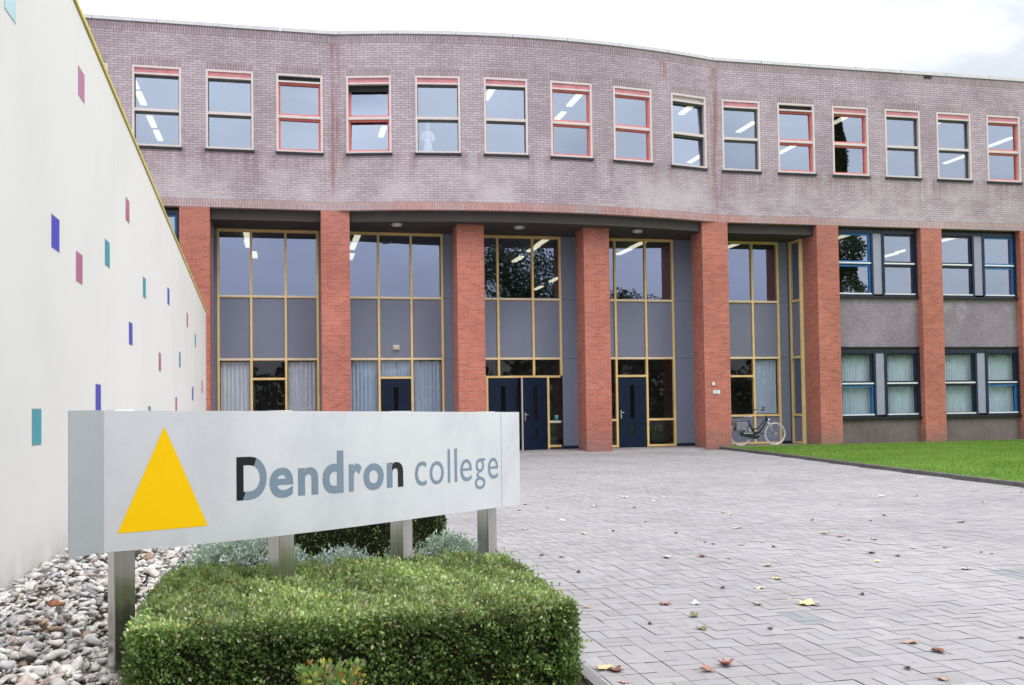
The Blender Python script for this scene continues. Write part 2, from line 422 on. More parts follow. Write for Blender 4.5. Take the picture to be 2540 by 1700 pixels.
for c in WC:    # reveals
    for s_, f in ((c-HW, 1), (c+HW, -1)):
        p = [off(s_, 0, ZW0), off(s_, .14, ZW0), off(s_, .14, ZW1), off(s_, 0, ZW1)]
        mb.face(p if f < 0 else p[::-1], 0, uv2=[(3, 0)]*4)
    mb.face([off(c-HW, .14, ZW1), off(c+HW, .14, ZW1), off(c+HW, 0, ZW1), off(c-HW, 0, ZW1)], 1, uv2=[(3, 0)]*4)
    mb.face([off(c-HW, 0, ZW0), off(c+HW, 0, ZW0), off(c+HW, .14, ZW0), off(c-HW, .14, ZW0)], 1, uv2=[(3, 0)]*4)
mb.build('upper_wall', [M['brick'], M['soldier'], M['band']], B)
# roof edge trim in lengths, with a thin gap between
cut = [q for q in np.arange(-14, 31.1, 1.55)]
mb = MB()
for a, b in zip(cut, cut[1:]):
    n = 4; ss = np.linspace(a+.006, b-.006, n+1); dz = random.uniform(-.002, .002)
    for p, q in zip(ss, ss[1:]):
        A = [off(p, -.035, ZT+dz), off(p, .42, ZT+dz), off(p, .42, ZT+.095+dz), off(p, -.035, ZT+.095+dz)]
        D = [off(q, -.035, ZT+dz), off(q, .42, ZT+dz), off(q, .42, ZT+.095+dz), off(q, -.035, ZT+.095+dz)]
        for i in range(4): mb.face([A[i], A[(i+1) % 4], D[(i+1) % 4], D[i]])
mb.build('roof_trim', M['coping'], B)
mb = MB(); mb.box(-13.99, 27.23, 10.66, 30.99, 45.99, 10.9); mb.build('roof', M['soffit'], B)
x, y, a = path(19.34+r0_)
mb = MB(); mb.box(19.22, Y0-.03, 11.215, 19.47, Y0+.02, 11.292); mb.build('drain_opening', M['steel_dark'], B)
# side and back walls, floors, ceilings, inner back wall
mb = MB()
mb.box(-14.3, Y0+.0, 0, -14, 46, 11.3, 0); mb.box(31, Y0, 0, 31.3, 46, 11.3, 0); mb.box(-14, 46, 0, 31, 46.3, 11.3, 0)
mb.build('side_wall', M['span'], B)
mb = MB()
for z in (3.0, 6.47, 10.42): mb.box(-13.99, Y0+.42 if z > 7 else 28.5, z, 30.99, 45.9, z+.22, 0)
mb.box(-13.99, 45.6, 0, 30.99, 45.85, 10.4, 0)
for xw in (1.35, 5.1, 12.2, 19.2, 22.9): mb.box(xw-.06, 31.5, 7.1, xw+.06, 45.6, 10.42, 0)
for xw in (1.38, 4.95, 12.2, 15.9, 19.3): mb.box(xw-.06, 29.4 if xw > 12 else 33.5, 3.5, xw+.06, 45.6, 6.47, 0)
mb.box(-13.99, 36, .05, 30.99, 36.15, 3.0, 0)
mb.build('inner_walls', M['inside'], B)
mb = MB()
for z in (.0, 3.3, 6.95): mb.box(-13.99, 28.46 if z < 6 else Y0+.3, z, 30.99, 45.9, z+.06 if z == 0 else z+.05, 0)
mb.build('inner_floors', M['insidefloor'], B)
# slab edge filling behind the upper brickwork (under the windows)
mb = MB()
for a, b in zip(st, st[1:]):
    mb.face([off(b, .3, 6.6), off(a, .3, 6.6), off(a, .3, ZW0), off(b, .3, ZW0)], 0)
    if near((a+b)/2) > HW-.01: mb.face([off(b, .3, ZW0), off(a, .3, ZW0), off(a, .3, 10.42), off(b, .3, 10.42)], 0)
    mb.face([off(a, .14, ZW0-.001), off(b, .14, ZW0-.001), off(b, .3, ZW0-.001), off(a, .3, ZW0-.001)], 0)
mb.build('inner_lining', M['inside'], B)

# soffit over the recess, and its boards
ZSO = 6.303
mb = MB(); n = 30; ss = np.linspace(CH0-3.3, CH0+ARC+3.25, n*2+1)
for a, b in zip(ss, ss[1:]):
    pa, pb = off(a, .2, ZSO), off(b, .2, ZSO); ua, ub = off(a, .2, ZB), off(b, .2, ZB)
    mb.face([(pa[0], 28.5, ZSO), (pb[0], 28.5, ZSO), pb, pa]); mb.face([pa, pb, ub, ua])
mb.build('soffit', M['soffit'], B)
# outer strip under the bulge is closed by the soffit slab edge

# red brick pillars
PX = [-9.8, -6.21, -2.61, .97, 4.62, 8.225, 11.8, 15.46, 18.96, 22.48, 26.05, 29.6]
PW = [.75]*12; PW[6] = .80; PW[7] = .71; PW[8] = .72
for i, x0 in enumerate(PX):
    mb = MB(); x1 = x0+PW[i]; top = ZB-.002 if i not in (2, 3, 4, 5, 6, 7) else ZB-.002
    mb.box(x0, Y0, -.02, x1, Y0+.78, top, 0)
    mb.build('pillar', M['red'], B)

# upper windows: one of each kind, then copies along the wall line
def upper_window(sash, box, opened=False, blind=0., tilt=0.):
    """frame mesh (the part) with its sub-parts, local x along the wall, y inward"""
    h = ZW1-ZW0; f = MB(); e = .055
    f.box(-HW, -.018, 0, -HW+e, .12, h); f.box(HW-e, -.018, 0, HW, .12, h)
    f.box(-HW+e, -.018, 0, HW-e, .12, e); f.box(-HW+e, -.018, h-e, HW-e, .12, h)
    f.box(-HW+e, -.012, h-e-.17, HW-e, .12, h-e-.125)
    zt = .95
    f.box(-HW+e, .005, zt-.04, HW-e, .12, zt+.035)
    fr = f.build('window', M['cream'], None, merge=False); fr.parent = B
    def sub(mbq, name, mt): o = mbq.build(name, mt, None, merge=False); o.parent = fr; return o
    q = MB(); q.box(-HW+e, .012 if box == 'pink' else .07, h-e-.125, HW-e, .11, h-e); sub(q, 'blind_box', M['pink'] if box == 'pink' else (M['cream'] if box == 'cream' else M['dark']))
    zu = h-e-.17
    for z0, z1, nm in ((e, zt-.04, 'lower'), (zt+.035, zu, 'upper')):
        q = MB(); g = .05 if sash == 'red' else .02; yy = .07
        dz = 0
        q.box(-HW+e, yy, z0, -HW+e+g, .13, z1); q.box(HW-e-g, yy, z0, HW-e, .13, z1)
        q.box(-HW+e+g, yy, z0, HW-e-g, .13, z0+g); q.box(-HW+e+g, yy, z1-g-(.03 if sash != 'red' else 0), HW-e-g, .13, z1)  # cream windows: dark grey bars painted as shadow under head and transom
        if opened and nm == 'upper':
            for i, v in enumerate(q.v):   # top-hung sash tilted inwards at the top
                zz = v[2]-z0; q.v[i] = (v[0], v[1]+zz*math.sin(R_(9)), z0+zz*math.cos(R_(9)))
        sub(q, 'sash', M['sashred'] if sash == 'red' else M['sashshade'])
        p = MB(); ty = R_(9) if opened and nm == 'upper' else R_(tilt)
        zz = z1-z0
        p.face([(-HW+e+g, .108, z0+g*.9), (HW-e-g, .108, z0+g*.9), (HW-e-g, .108+(zz-g)*math.sin(ty), z0+(zz-g*.9)*math.cos(ty)), (-HW+e+g, .108+(zz-g)*math.sin(ty), z0+(zz-g*.9)*math.cos(ty))])
        sub(p, 'pane', M['glass_up'])
    if blind:
        q = MB(); q.box(-HW+e+.02, .14, zu-blind, HW-e-.02, .15, zu+.1); sub(q, 'roller_blind', M['dark'])
    q = MB(); q.box(-HW-.02, -.05, -.062, HW+.02, .06, -.002); sub(q, 'sill', M['sill'])
    return fr
KIND = {0: 'cp', 1: 'cp', 2: 'cp', 3: 'cp', 4: 'cp', 5: 'cp', 6: 'rn', 7: 'ro', 8: 'cp', 9: 'cp', 10: 'rp', 11: 'rp', 12: 'cn', 13: 'cp', 14: 'rn', 15: 'rp', 16: 'cp', 17: 'cp', 18: 'rp', 19: 'cp', 20: 'cp', 21: 'cp'}
proto = {}
for i, c in enumerate(WC):
    kd = KIND[i]
    if kd not in proto:
        proto[kd] = wdw = {'cp': lambda: upper_window('cream', 'pink'), 'rn': lambda: upper_window('red', 'dark', blind=.42, tilt=1.2), 'ro': lambda: upper_window('red', 'pink', True, .16, tilt=5.),
                           'rp': lambda: upper_window('red', 'pink'), 'cn': lambda: upper_window('cream', 'cream', tilt=3.)}[kd]()
    else: wdw = copy_tree(proto[kd], B)
    x, y, a = path(c)
    wdw.location = (x-B.location.x, y-B.location.y, ZW0); wdw.rotation_euler = (0, 0, a)
    if kd[0] == 'r': wdw['label'] = 'window with red sashes' + (' tilted open' if kd == 'ro' else '')

# glazed bays with yellow frames at the back of the recess
YG = 28.4; T = .062
Z1, Z2, Z3, ZDH, ZSL, ZF0 = 6.30, 4.44, 2.70, 2.14, .93, .05
def vbar(mb, x, z0, z1, m=0, w=T): mb.box(x-w/2, YG-.05, z0, x+w/2, YG+.06, z1, m)
def hbar(mb, x0, x1, z, m=0, hgt=T): mb.box(x0, YG-.045, z-hgt/2, x1, YG+.055, z+hgt/2, m)
def pane(x0, x1, z0, z1, mt, par, name='pane'):
    q = MB(); q.face([(x0, YG+.01, z0), (x1, YG+.01, z0), (x1, YG+.01, z1), (x0, YG+.01, z1)]); o = q.build(name, mt, None, merge=False)
    o.parent = par; o.location = -(par.location+B.location); return o
def slab(x0, x1, z0, z1, mt, par, name, y0=None, y1=None):
    q = MB(); q.box(x0, YG+.0 if y0 is None else y0, z0, x1, YG+.04 if y1 is None else y1, z1); o = q.build(name, mt, None, merge=False)
    o.parent = par; o.location = -(par.location+B.location) if par is not B else -B.location; return o
def curtain_wall(xs, low, base=ZF0, door=None):
    """xs: mullion lines; low: list per light of 'glass','door','panel' below Z3"""
    mb = MB()
    for i, x in enumerate(xs):
        z0 = base
        if low[max(i-1, 0)] == 'cd' and low[min(i, len(low)-1)] == 'cd': z0 = ZDH+T
        vbar(mb, x, z0, Z1)
    for a, b in zip(xs, xs[1:]):
        for z in (Z1, Z2, Z3): hbar(mb, a+T/2, b-T/2, z-(.03 if z == Z1 else 0), 0, T if z != Z1 else .085)
        # pale highlight painted along the top edges of the cross bars
        mb.box(a+T/2, YG-.049, Z2-.005, b-T/2, YG-.0455, Z2+.029, 1)
        mb.box(a+T/2, YG-.049, Z3-.012, b-T/2, YG-.0455, Z3+.024, 1)
    fr = None
    ops = []
    for (a, b), kd in zip(zip(xs, xs[1:]), low):
        a, b = a+T/2, b-T/2
        ops += [(a, b, Z2+T/2, Z1-.07, 'glass'), (a, b, Z3+T/2, Z2-T/2, 'panel')]
        if kd == 'glass': ops.append((a, b, base+T, Z3-T/2, 'gl')); hbar(mb, a, b, base+T/2)
        elif kd == 'split':
            hbar(mb, a, b, ZDH+.02); hbar(mb, a, b, base+T/2); ops += [(a, b, ZDH+.02+T/2, Z3-T/2, 'gl'), (a, b, base+T, ZDH+.02-T/2, 'gl')]
        elif kd == 'sill':
            hbar(mb, a, b, .86); hbar(mb, a, b, base+T/2); ops += [(a, b, .86+T/2, Z3-T/2, 'gl'), (a, b, base+T, .86-T/2, 'gl')]
        elif kd == 'lowpanel':
            hbar(mb, a, b, ZSL); hbar(mb, a, b, base+T/2); ops += [(a, b, ZSL+T/2, Z3-T/2, 'gl'), (a, b, base+T, ZSL-T/2, 'panel')]
        elif kd == 'splitpanel':
            hbar(mb, a, b, ZSL); hbar(mb, a, b, ZDH); hbar(mb, a, b, base+T/2)
            ops += [(a, b, ZDH+T/2, Z3-T/2, 'gl'), (a, b, ZSL+T/2, ZDH-T/2, 'gl'), (a, b, base+T, ZSL-T/2, 'panel')]
        elif kd == 'door':
            hbar(mb, a, b, ZDH+.03); ops.append((a, b, ZDH+.03+T/2, Z3-T/2, 'gl'))
        elif kd == 'cd':
            ops.append((a, b, ZDH+.03+T/2, Z3-T/2, 'gl'))
    if 'cd' in low:
        hbar(mb, xs[0]+T/2, xs[-1]-T/2, ZDH+.03)
        vbar(mb, 7.55, base, ZDH); hbar(mb, 7.58, xs[-1]-T/2, .84, 1); hbar(mb, 7.58, xs[-1]-T/2, base+.08)
        ops += [(7.58, xs[-1]-T/2, .87, ZDH, 'gl'), (7.58, xs[-1]-T/2, base+.11, .81, 'gl')]
        vbar(mb, 5.72, base, ZDH)
        ops += [(xs[0]+T/2, 5.69, base, ZDH, 'gl')]
    fr = mb.build('window_bay', [M['yellow'], M['yellow_pale']], B)
    for a, b, z0, z1, kd in ops:
        if kd == 'panel': slab(a, b, z0, z1, M['panel'], fr, 'spandrel_panel')
        else: pane(a, b, z0, z1, M['glass'] if kd == 'glass' else M['glass_dim'], fr, 'pane')
    return fr
bayA = curtain_wall([-1.75, -.88, .05, .92], ['glass', 'split', 'glass'])
bayB = curtain_wall([1.78, 2.62, 3.55, 4.44], ['glass', 'door', 'glass'])
bayC = curtain_wall([5.25, 6.08, 7.13, 7.96], ['cd', 'cd', 'cd'])
bayD = curtain_wall([8.85, 9.67, 10.63, 11.50], ['sill', 'door', 'sill'])
bayE = curtain_wall([12.42, 13.28, 14.12, 14.98], ['splitpanel', 'splitpanel', 'lowpanel'])
# side return at the right end of the recess
mb = MB(); xr = 15.40
for y in (27.68, 28.30): mb.box(xr-.05, y-.03, ZF0, xr+.05, y+.03, Z1)
for z in (Z1-.035, Z2, Z3, ZSL, ZF0+.03): mb.box(xr-.045, 27.71, z-.031, xr+.045, 28.27, z+.031)
rt = mb.build('window_bay', M['yellow'], B)
for z0, z1, kd in ((Z2+.03, Z1-.07, 'g'), (Z3+.03, Z2-.03, 'p'), (ZSL+.03, Z3-.03, 'g'), (ZF0+.06, ZSL-.03, 'p')):
    q = MB()
    if kd == 'p': q.box(xr-.0, 27.71, z0, xr+.03, 28.27, z1)
    else: q.face([(xr, 28.27, z0), (xr, 27.71, z0), (xr, 27.71, z1), (xr, 28.27, z1)])
    o = q.build('pane' if kd == 'g' else 'spandrel_panel', M['panel'] if kd == 'p' else M['glass'], None, merge=False); o.parent = rt; o.location = -B.location
# flat cladding between the bays and at the recess ends
for x0, x1 in ((.955, 1.745), (4.475, 5.215), (7.995, 8.815), (11.535, 12.385), (15.015, 15.33)):
    q = MB()
    for z0, z1 in ((.04, Z3-.005), (Z3+.005, Z2-.005), (Z2+.005, 6.36)): q.box(x0, YG-.02, z0, x1, YG+.05, z1)
    q.box(x0, YG-.01, .04, x1, YG+.04, 6.36, 1)
    q.box(x0+.002, YG-.028, .04, x1-.002, YG-.021, .13, 1)
    q.build('cladding_panel', [M['cladding'], M['navy']], B)
mb = MB(); mb.box(-1.95, 27.59, .0, -1.84, 28.5, 6.53); mb.box(-1.84, YG-.02, .04, -1.785, YG+.05, 6.36); mb.build('cladding_panel', M['cladding'], B)
mb = MB(); mb.box(15.46, 27.59, 0, 15.6, 28.6, 6.53); mb.box(15.36, 28.32, .04, 15.459, 28.45, 6.36); mb.build('cladding_panel', M['cladding'], B)
# recess floor slab with a pale front edge
mb = MB(); mb.box(-1.83, Y0+.02, -.05, 15.46, 28.46, .035); ob = mb.build('recess_floor', paint('recess_concrete', (.33, .31, .32), .8, 0, .15), B)

# doors
def door(x0, x1, z0, z1, hinge=None, ang=0, hside=1, win=.14):
    w_ = x1-x0; f = MB(); d = .05
    cx = w_/2; a, b = cx-win/2, cx+win/2
    zs = [(0, .36, 0), (.36, .62, 1), (.62, .84, 0), (.84, z1-z0-.24, 1), (z1-z0-.24, z1-z0, 0)]
    for p, q, hole in zs:
        if hole: f.box(0, 0, p, a, d, q); f.box(b, 0, p, w_, d, q)
        else: f.box(0, 0, p, w_, d, q)
    o = f.build('door', M['door'], None, merge=False); o.parent = B
    for p, q, hole in zs:
        if hole:
            g = MB(); g.face([(a, .03, p), (b, .03, p), (b, .03, q), (a, .03, q)]); go = g.build('pane', M['glass_dim'], None, merge=False); go.parent = o
    hx = .07 if hside < 0 else w_-.07
    hd = MB(); hd.box(hx-.022, -.012, .86, hx+.022, 0, 1.12); hd.tube([(hx, -.01, 1.04), (hx, -.055, 1.04), (hx-hside*.11, -.058, 1.035)], .011, 6)
    ho = hd.build('handle', M['chrome'], None); ho.parent = o
    o.location = (x0-B.location.x, YG-.03-B.location.y, z0)
    return o
door(2.66, 3.51, .04, ZDH, hside=-1)
door(5.76, 6.63, .04, ZDH, hside=1)
d2 = door(6.66, 7.51, .02, ZDH, hside=-1)
ca, sa = math.cos(R_(20)), math.sin(R_(20))    # right leaf stands ajar, swung outwards on its right edge
d2.rotation_euler = (0, 0, R_(20)); d2.location = (7.51-.85*ca-B.location.x, YG-.03-.85*sa-B.location.y, .02)
d2['label'] = 'navy door leaf standing ajar'
mb = MB(); mb.box(-.022, -.004, 0, -.002, .054, ZDH-.02); e_ = mb.build('door_edge', M['white_trim'], None); e_.parent = d2
door(9.72, 10.58, .04, ZDH+.0, hside=-1)

# navy window groups between the pillars of the wings, two storeys
YN = Y0+.25
def navy_window(x0, x1, z0, z1, zt, inner, mt):
    mb = MB(); e = .07
    mb.box(x0, YN-.06, z0, x0+e, YN+.08, z1); mb.box(x1-e, YN-.06, z0, x1, YN+.08, z1)
    mb.box(x0+e, YN-.06, z1-.10, x1-e, YN+.08, z1); mb.box(x0+e, YN-.06, z0, x1-e, YN+.08, z0+.05)
    mb.box(x0+e, YN-.03, zt-.075, x1-e, YN+.08, zt-.005)
    fr = mb.build('window', M['navy'], B)
    a, b = x0+e, x1-e
    def sub(q, name, m_):
        o = q.build(name, m_, None, merge=False); o.parent = fr; o.location = -B.location
    for k, (p, q_) in enumerate(((z0+.05, zt-.075), (zt, z1-.10))):
        g = .05; q = MB()
        q.box(a, YN-.01, p, a+g, YN+.06, q_); q.box(b-g, YN-.01, p, b, YN+.06, q_); q.box(a+g, YN-.01, p, b-g, YN+.06, p+g); q.box(a+g, YN-.01, q_-g, b-g, YN+.06, q_)
        sub(q, 'sash', M['blue'] if inner in ('both', 'low' if k == 0 else 'up') else M['navy'])
        q = MB(); q.face([(a+g, YN+.03, p+g), (b-g, YN+.03, p+g), (b-g, YN+.03, q_-g), (a+g, YN+.03, q_-g)]); sub(q, 'pane', mt)
    q = MB(); q.box(a, YN-.05, z0+.05, b, YN-.012, z0+.09); sub(q, 'glazing_bead', M['white_trim'])
    q = MB(); q.box(a, YN-.05, zt-.04, b, YN-.033, zt+.005); sub(q, 'glazing_bead', M['white_trim'])
    return fr
INN = [('both', 'none', 'low', 'none'), ('none', 'both', 'none', 'low'), ('none', 'up', 'none', 'none')]
for bi, (i0, i1) in enumerate(((7, 8), (8, 9), (9, 10), (0, 1), (1, 2))):
    xl, xr_ = PX[i0]+PW[i0], PX[i1]
    w_ = (xr_-xl)
    a0, a1 = xl+.02, xl+.02+(w_-.04)*.455; b0, b1 = xr_-.02-(w_-.04)*.435, xr_-.02
    inn = INN[bi % 3]
    for fl, (z0, z1, zt) in enumerate(((4.50, 6.50, 5.52), (.84, 2.86, 1.87))):
        mt = M['glass_up'] if fl == 0 else M['glass_dim']
        navy_window(a0, a1, z0, z1, zt, inn[fl*2], mt); navy_window(b0, b1, z0, z1, zt, inn[fl*2+1], mt)
        slab(a1+.003, b0-.003, z0+.06, z1-.09, M['greypost'], B, 'mullion_panel', YN-.03, YN+.05)
        slab(a1+.003, b0-.003, z1-.089, z1, M['navy'], B, 'lintel_strip', YN-.05, YN+.05)
        slab(xl+.002, xr_-.002, z1+.002, ZB-.01 if fl == 0 else 2.955, M['dark'], B, 'shutter_slot', YN-.02, YN+.1)
        slab(xl+.002, xr_-.002, z0-.07, z0-.002, M['sill'], B, 'sill', YN-.10, YN+.09)
    slab(xl+.001, xr_-.001, 2.96, 4.428, M['span'], B, 'spandrel', YN, YN+.2)
    slab(xl+.001, xr_-.001, -.02, .768, M['plinth'], B, 'plinth', YN, YN+.2)
    slab(xl+.001, xr_-.001, 2.93, 2.958, M['dark'], B, 'shutter_slot', YN-.06, YN+.05)

# ------------------------------------------------------------------ small things on and in the building
pr = empty('plaque', (12.15, Y0, 1.64), 'white plaque with teal lines of writing on a brick pillar beside the bicycle', 'plaque')
mb = MB(); mb.box(12.045, Y0-.018, 1.595, 12.255, Y0-.001, 1.69); mb.build('board', paint('plaque_white', (.82, .86, .86), .35, 0, .03), pr, bevel=.003)
mb = MB()
for k, (l_, z) in enumerate(((.15, 1.668), (.17, 1.645), (.11, 1.622))): mb.box(12.065, Y0-.0195, z-.005, 12.065+l_, Y0-.0182, z+.005)
mb.build('writing', M['tile_teal'], pr)
ir = empty('intercom', (12.06, Y0, 1.83), 'small white intercom box fixed to the pillar above the plaque', 'intercom')
mb = MB(); mb.box(12.02, Y0-.04, 1.825, 12.095, Y0-.001, 1.925); mb.build('housing', M['white_trim'], ir, bevel=.006)
mb = MB(); mb.lathe([(.011, 0), (.013, .004)], (12.057, Y0-.0465, 1.85), 10, axis='y'); mb.build('button', M['alu'], ir)
for k in range(1):
    lr = empty('wall_lamp', (3.10, YG, 3.02), 'small square beige lamp on the blue grey panel above a door', 'wall lamp')
    mb = MB(); mb.box(3.0, YG-.03, 2.95, 3.2, YG-.002, 3.10); mb.build('base', M['cream'], lr, bevel=.004)
    mb = MB(); mb.box(3.02, YG-.085, 2.965, 3.18, YG-.031, 3.085); mb.build('lamp_cover', paint('beige_diffuser', (.58, .56, .42), .35), lr, bevel=.015)
LB = ['round unlit ceiling lamp under the soffit above the bay with curtains', 'round unlit ceiling lamp under the soffit above the double doors', 'round unlit ceiling lamp under the soffit above the single navy door']
lp = None
for k, (x, y) in enumerate(((3.0, 26.95), (6.39, 26.86), (9.89, 26.96))):
    if lp is None:
        lp = empty('ceiling_lamp', (x, y, ZSO), LB[k], 'ceiling lamp', group='round lamps under the soffit')
        mb = MB(); mb.lathe([(.17, 0), (.17, -.03), (.15, -.04)], (x, y, ZSO), 24); mb.build('rim', M['alu'], lp)
        mb = MB(); mb.lathe([(.145, -.041), (.12, -.065), (.05, -.078), (.01, -.08)], (x, y, ZSO), 24); mb.build('lamp_cover', M['light_unlit'], lp)
        o = lp
    else: o = copy_tree(lp)
    o.location = (x, y, ZSO); o['label'] = LB[k]
# strip lamps indoors, all running away from the facade
UP = [(-3.98, 28.7, 'upper'), (-3.98, 30.2, 'upper'), (-3.98, 32.6, 'upper'), (-3.98, 34.2, 'upper'), (3.18, 32.5, 'upper'), (5.82, 27.95, 'upper'), (8.42, 28.1, 'upper'), (8.44, 29.95, 'upper'),
      (12.1, 28.3, 'upper'), (14.83, 34.1, 'upper'), (14.79, 29.9, 'upper'), (17.53, 32.3, 'upper'), (17.42, 28.45, 'upper'), (20.77, 28.0, 'upper'), (24.6, 32.6, 'upper'), (24.55, 30.1, 'upper')]
ULAB = ['strip lamp behind the leftmost upper window, nearest its glass', 'strip lamp in the top half of the leftmost upper window', 'strip lamp in the lower half of the leftmost upper window', 'farthest strip lamp low in the leftmost upper window',
        'strip lamp low in the tilted open red window', 'short strip lamp at top left of the window right of the white statue', 'strip lamp crossing the upper pane of the first closed red window right of the statue', 'strip lamp cut by the transom of the first closed red window right of the statue',
        'strip lamp in the upper window left of the right rust streak', 'lower strip lamp in the upper window left of the right rust streak', 'strip lamp in the upper window just right of the right rust streak', 'strip lamp in the lower pane of a red window with dark blind slot',
        'strip lamp in the red window that mirrors a conifer', 'strip lamp in the top corner of the third last upper window', 'long strip lamp in the lower pane of a cream window on the right', 'strip lamp in the rightmost red upper window']
FL = [(-1.04, 30.0), (-1.07, 31.5), (-.93, 33.7), (2.13, 29.9), (2.13, 31.5), (2.2, 33.7), (7.84, 29.9), (7.88, 31.2), (7.9, 33.5), (10.65, 38.8), (10.7, 41.6), (11.0, 30.0), (11.04, 31.4), (14.2, 38.8), (14.13, 29.9), (17.0, 33.3), (16.8, 27.9), (20.5, 29.7), (20.62, 31.1), (20.5, 27.9)]
FLAB = ['strip lamp at the top of the first yellow framed bay, nearest the glass', 'second strip lamp of the row in the first yellow framed bay', 'third strip lamp of the row in the first yellow framed bay',
        'strip lamp beside the second pillar, nearest the glass', 'second strip lamp of the row beside the second pillar', 'third strip lamp of the row beside the second pillar',
        'strip lamp at the top right of the bay over the double doors', 'second strip lamp over the double doors', 'strip lamp in front of the mirrored tree crown', 'right one of two distant lamps over the double doors', 'left one of two distant lamps over the double doors',
        'strip lamp at the top of the bay over the single navy door', 'second strip lamp over the single navy door', 'distant strip lamp over the single navy door', 'strip lamp at the pillar edge above the bicycle', 'long strip lamp in the dark pane above the bicycle',
        'strip lamp in the first navy window that mirrors a tree', 'right strip lamp in the second navy upper window', 'left strip lamp in the second navy upper window', 'strip lamp in the third navy upper window']
strip = None
def strip_lamp(x, y, z, lab, grp, ln=1.25):
    global strip
    if strip is None:
        strip = empty('strip_lamp', (0, 0, 0), lab, 'strip lamp', group=grp)
        mb = MB(); mb.box(-.10, -.62, 0, .10, .62, .05); a = mb.build('housing', M['white_trim'], strip)
        mb = MB(); mb.box(-.085, -.60, -.045, .085, .60, -.002); b = mb.build('tube', M['tube'], strip)
        o = strip
    else: o = copy_tree(strip)
    o.location = (x, y, z); o['label'] = lab; o['group'] = grp
for (x, y, _), lab in zip(UP, ULAB): strip_lamp(x, y, 10.36, lab, 'lit strip lamps behind the upper windows')
for (x, y), lab in zip(FL, FLAB): strip_lamp(x, y, 6.42, lab, 'lit strip lamps on the first floor')

# curtains
def curtain_mesh(name, w_, h_, mat, seed, pleat=.11):
    r = np.random.default_rng(seed); n = int(w_/.012); xs = np.linspace(0, w_, n); ph = np.cumsum(r.uniform(.6, 1.4, n))*.012/pleat*2*math.pi
    am = .017*(1+.4*np.sin(xs*5+seed)); ys = am*np.sin(ph); V = []; F = []
    for zi, z in enumerate(np.linspace(0, h_, 5)):
        for x, y, a in zip(xs, ys, ph): V.append((x, y*(1+.25*(1-z/h_))+.006*math.sin(z*3+a), z))
    for zi in range(4):
        for i in range(n-1): F.append((zi*n+i, zi*n+i+1, (zi+1)*n+i+1, (zi+1)*n+i))
    o = fast_mesh(name, np.array(V), np.array(F), mat, smooth=True); return o
def cloth(name, c):
    t = NT(name); p = t.obj(); t.base(t.mix(t.ramp(t.noise(4., t.scalevec(p, 3., 1., .3), 3), .3, .7), tuple(k*.86 for k in c), c), .9, 0, .1)
    tl = t.add('ShaderNodeBsdfTranslucent'); tl.inputs[0].default_value = (*c, 1); mx = t.add('ShaderNodeMixShader'); mx.inputs[0].default_value = .2
    t.link(t.b.outputs[0], mx.inputs[1]); t.link(tl.outputs[0], mx.inputs[2]); t.link(mx.outputs[0], t.out.inputs[0]); return t.m
CW, CB, CG = cloth('pale_curtain', (.78, .82, .92)), cloth('blue_grey_curtain', (.56, .68, .86)), cloth('grey_green_curtain', (.64, .77, .84))
cur = [(-1.70, .80, .1, 2.64, YG+.12, CW, 'pale pleated curtain in the leftmost light of the first yellow framed bay'),
       (.10, .78, .1, 2.64, YG+.12, CW, 'pale pleated curtain right of the dark light in the first yellow framed bay'),
       (1.82, .77, .1, 2.64, YG+.12, CB, 'blue grey pleated curtain left of the door beside the second pillar'),
       (2.66, .86, 2.2, 2.64, YG+.12, CB, 'short blue grey curtain above the door with the beige lamp'),
       (3.60, .80, .1, 2.64, YG+.12, CB, 'blue grey pleated curtain right of the door with the beige lamp'),
       (14.16, .79, .98, 2.64, YG+.12, CB, 'pleated curtain behind the bicycle handlebar')]
for x, w_, z0, z1, y, mt, lab in cur:
    o = curtain_mesh('curtain', w_, z1-z0, mt, int(x*100) & 255); o.location = (x, y, z0); tag(o, lab, 'curtain', 'pleated curtains on the ground floor')
o = curtain_mesh('curtain', .5, 1.66, CB, 77); o.location = (xr+.1, 27.73, .98); o.rotation_euler = (0, 0, R_(90)); tag(o, 'pleated curtain in the narrow side window by the recess corner', 'curtain', 'pleated curtains on the ground floor')
k = 0
CL = ['grey green curtain in the first lower navy window right of the bicycle', 'grey green curtain in the second lower navy window right of the bicycle', 'grey green curtain in the third lower navy window right of the bicycle', 'grey green curtain in the rightmost lower navy window']
for i0, i1 in ((7, 8), (8, 9)):
    xl, xr_ = PX[i0]+PW[i0], PX[i1]; w_ = xr_-xl
    for a, b in ((xl+.06, xl+.02+(w_-.04)*.455), (xr_-.02-(w_-.04)*.435, xr_-.06)):
        o = curtain_mesh('curtain', b-a, 1.9, CG, 31+k, .09); o.location = (a, YN+.2, .9); tag(o, CL[k], 'curtain', 'grey green curtains in the navy windows'); k += 1

# white plaster figure standing in an upper window
x, y, a = path(WC[8]-.28)
sr = empty('statue', (x-.25*math.sin(a), y+.25, 8.12), 'white plaster figure standing inside an upper window', 'statue')
mb = MB(); c0 = tuple(sr.location)
mb.lathe([(.19, 0), (.185, .1), (.165, .25), (.13, .36), (.125, .42), (.15, .50), (.165, .57), (.12, .63), (.05, .66), (.045, .69), (.075, .73), (.088, .79), (.08, .85), (.045, .89), (.02, .91)], c0, 20, sx=.74, sy=.55)
for sgn in (-1, 1):
    P = [(sgn*.105, 0, .58), (sgn*.15, -.01, .50), (sgn*.165, -.02, .42), (sgn*.13, -.06, .37), (sgn*.06, -.09, .36)]
    mb.tube([(c0[0]+p[0], c0[1]+p[1], c0[2]+p[2]) for p in P], [.042, .04, .034, .030, .026], 8)
mb.build('figure', paint('plaster_white', (.82, .83, .86), .7, 0, .04), sr)
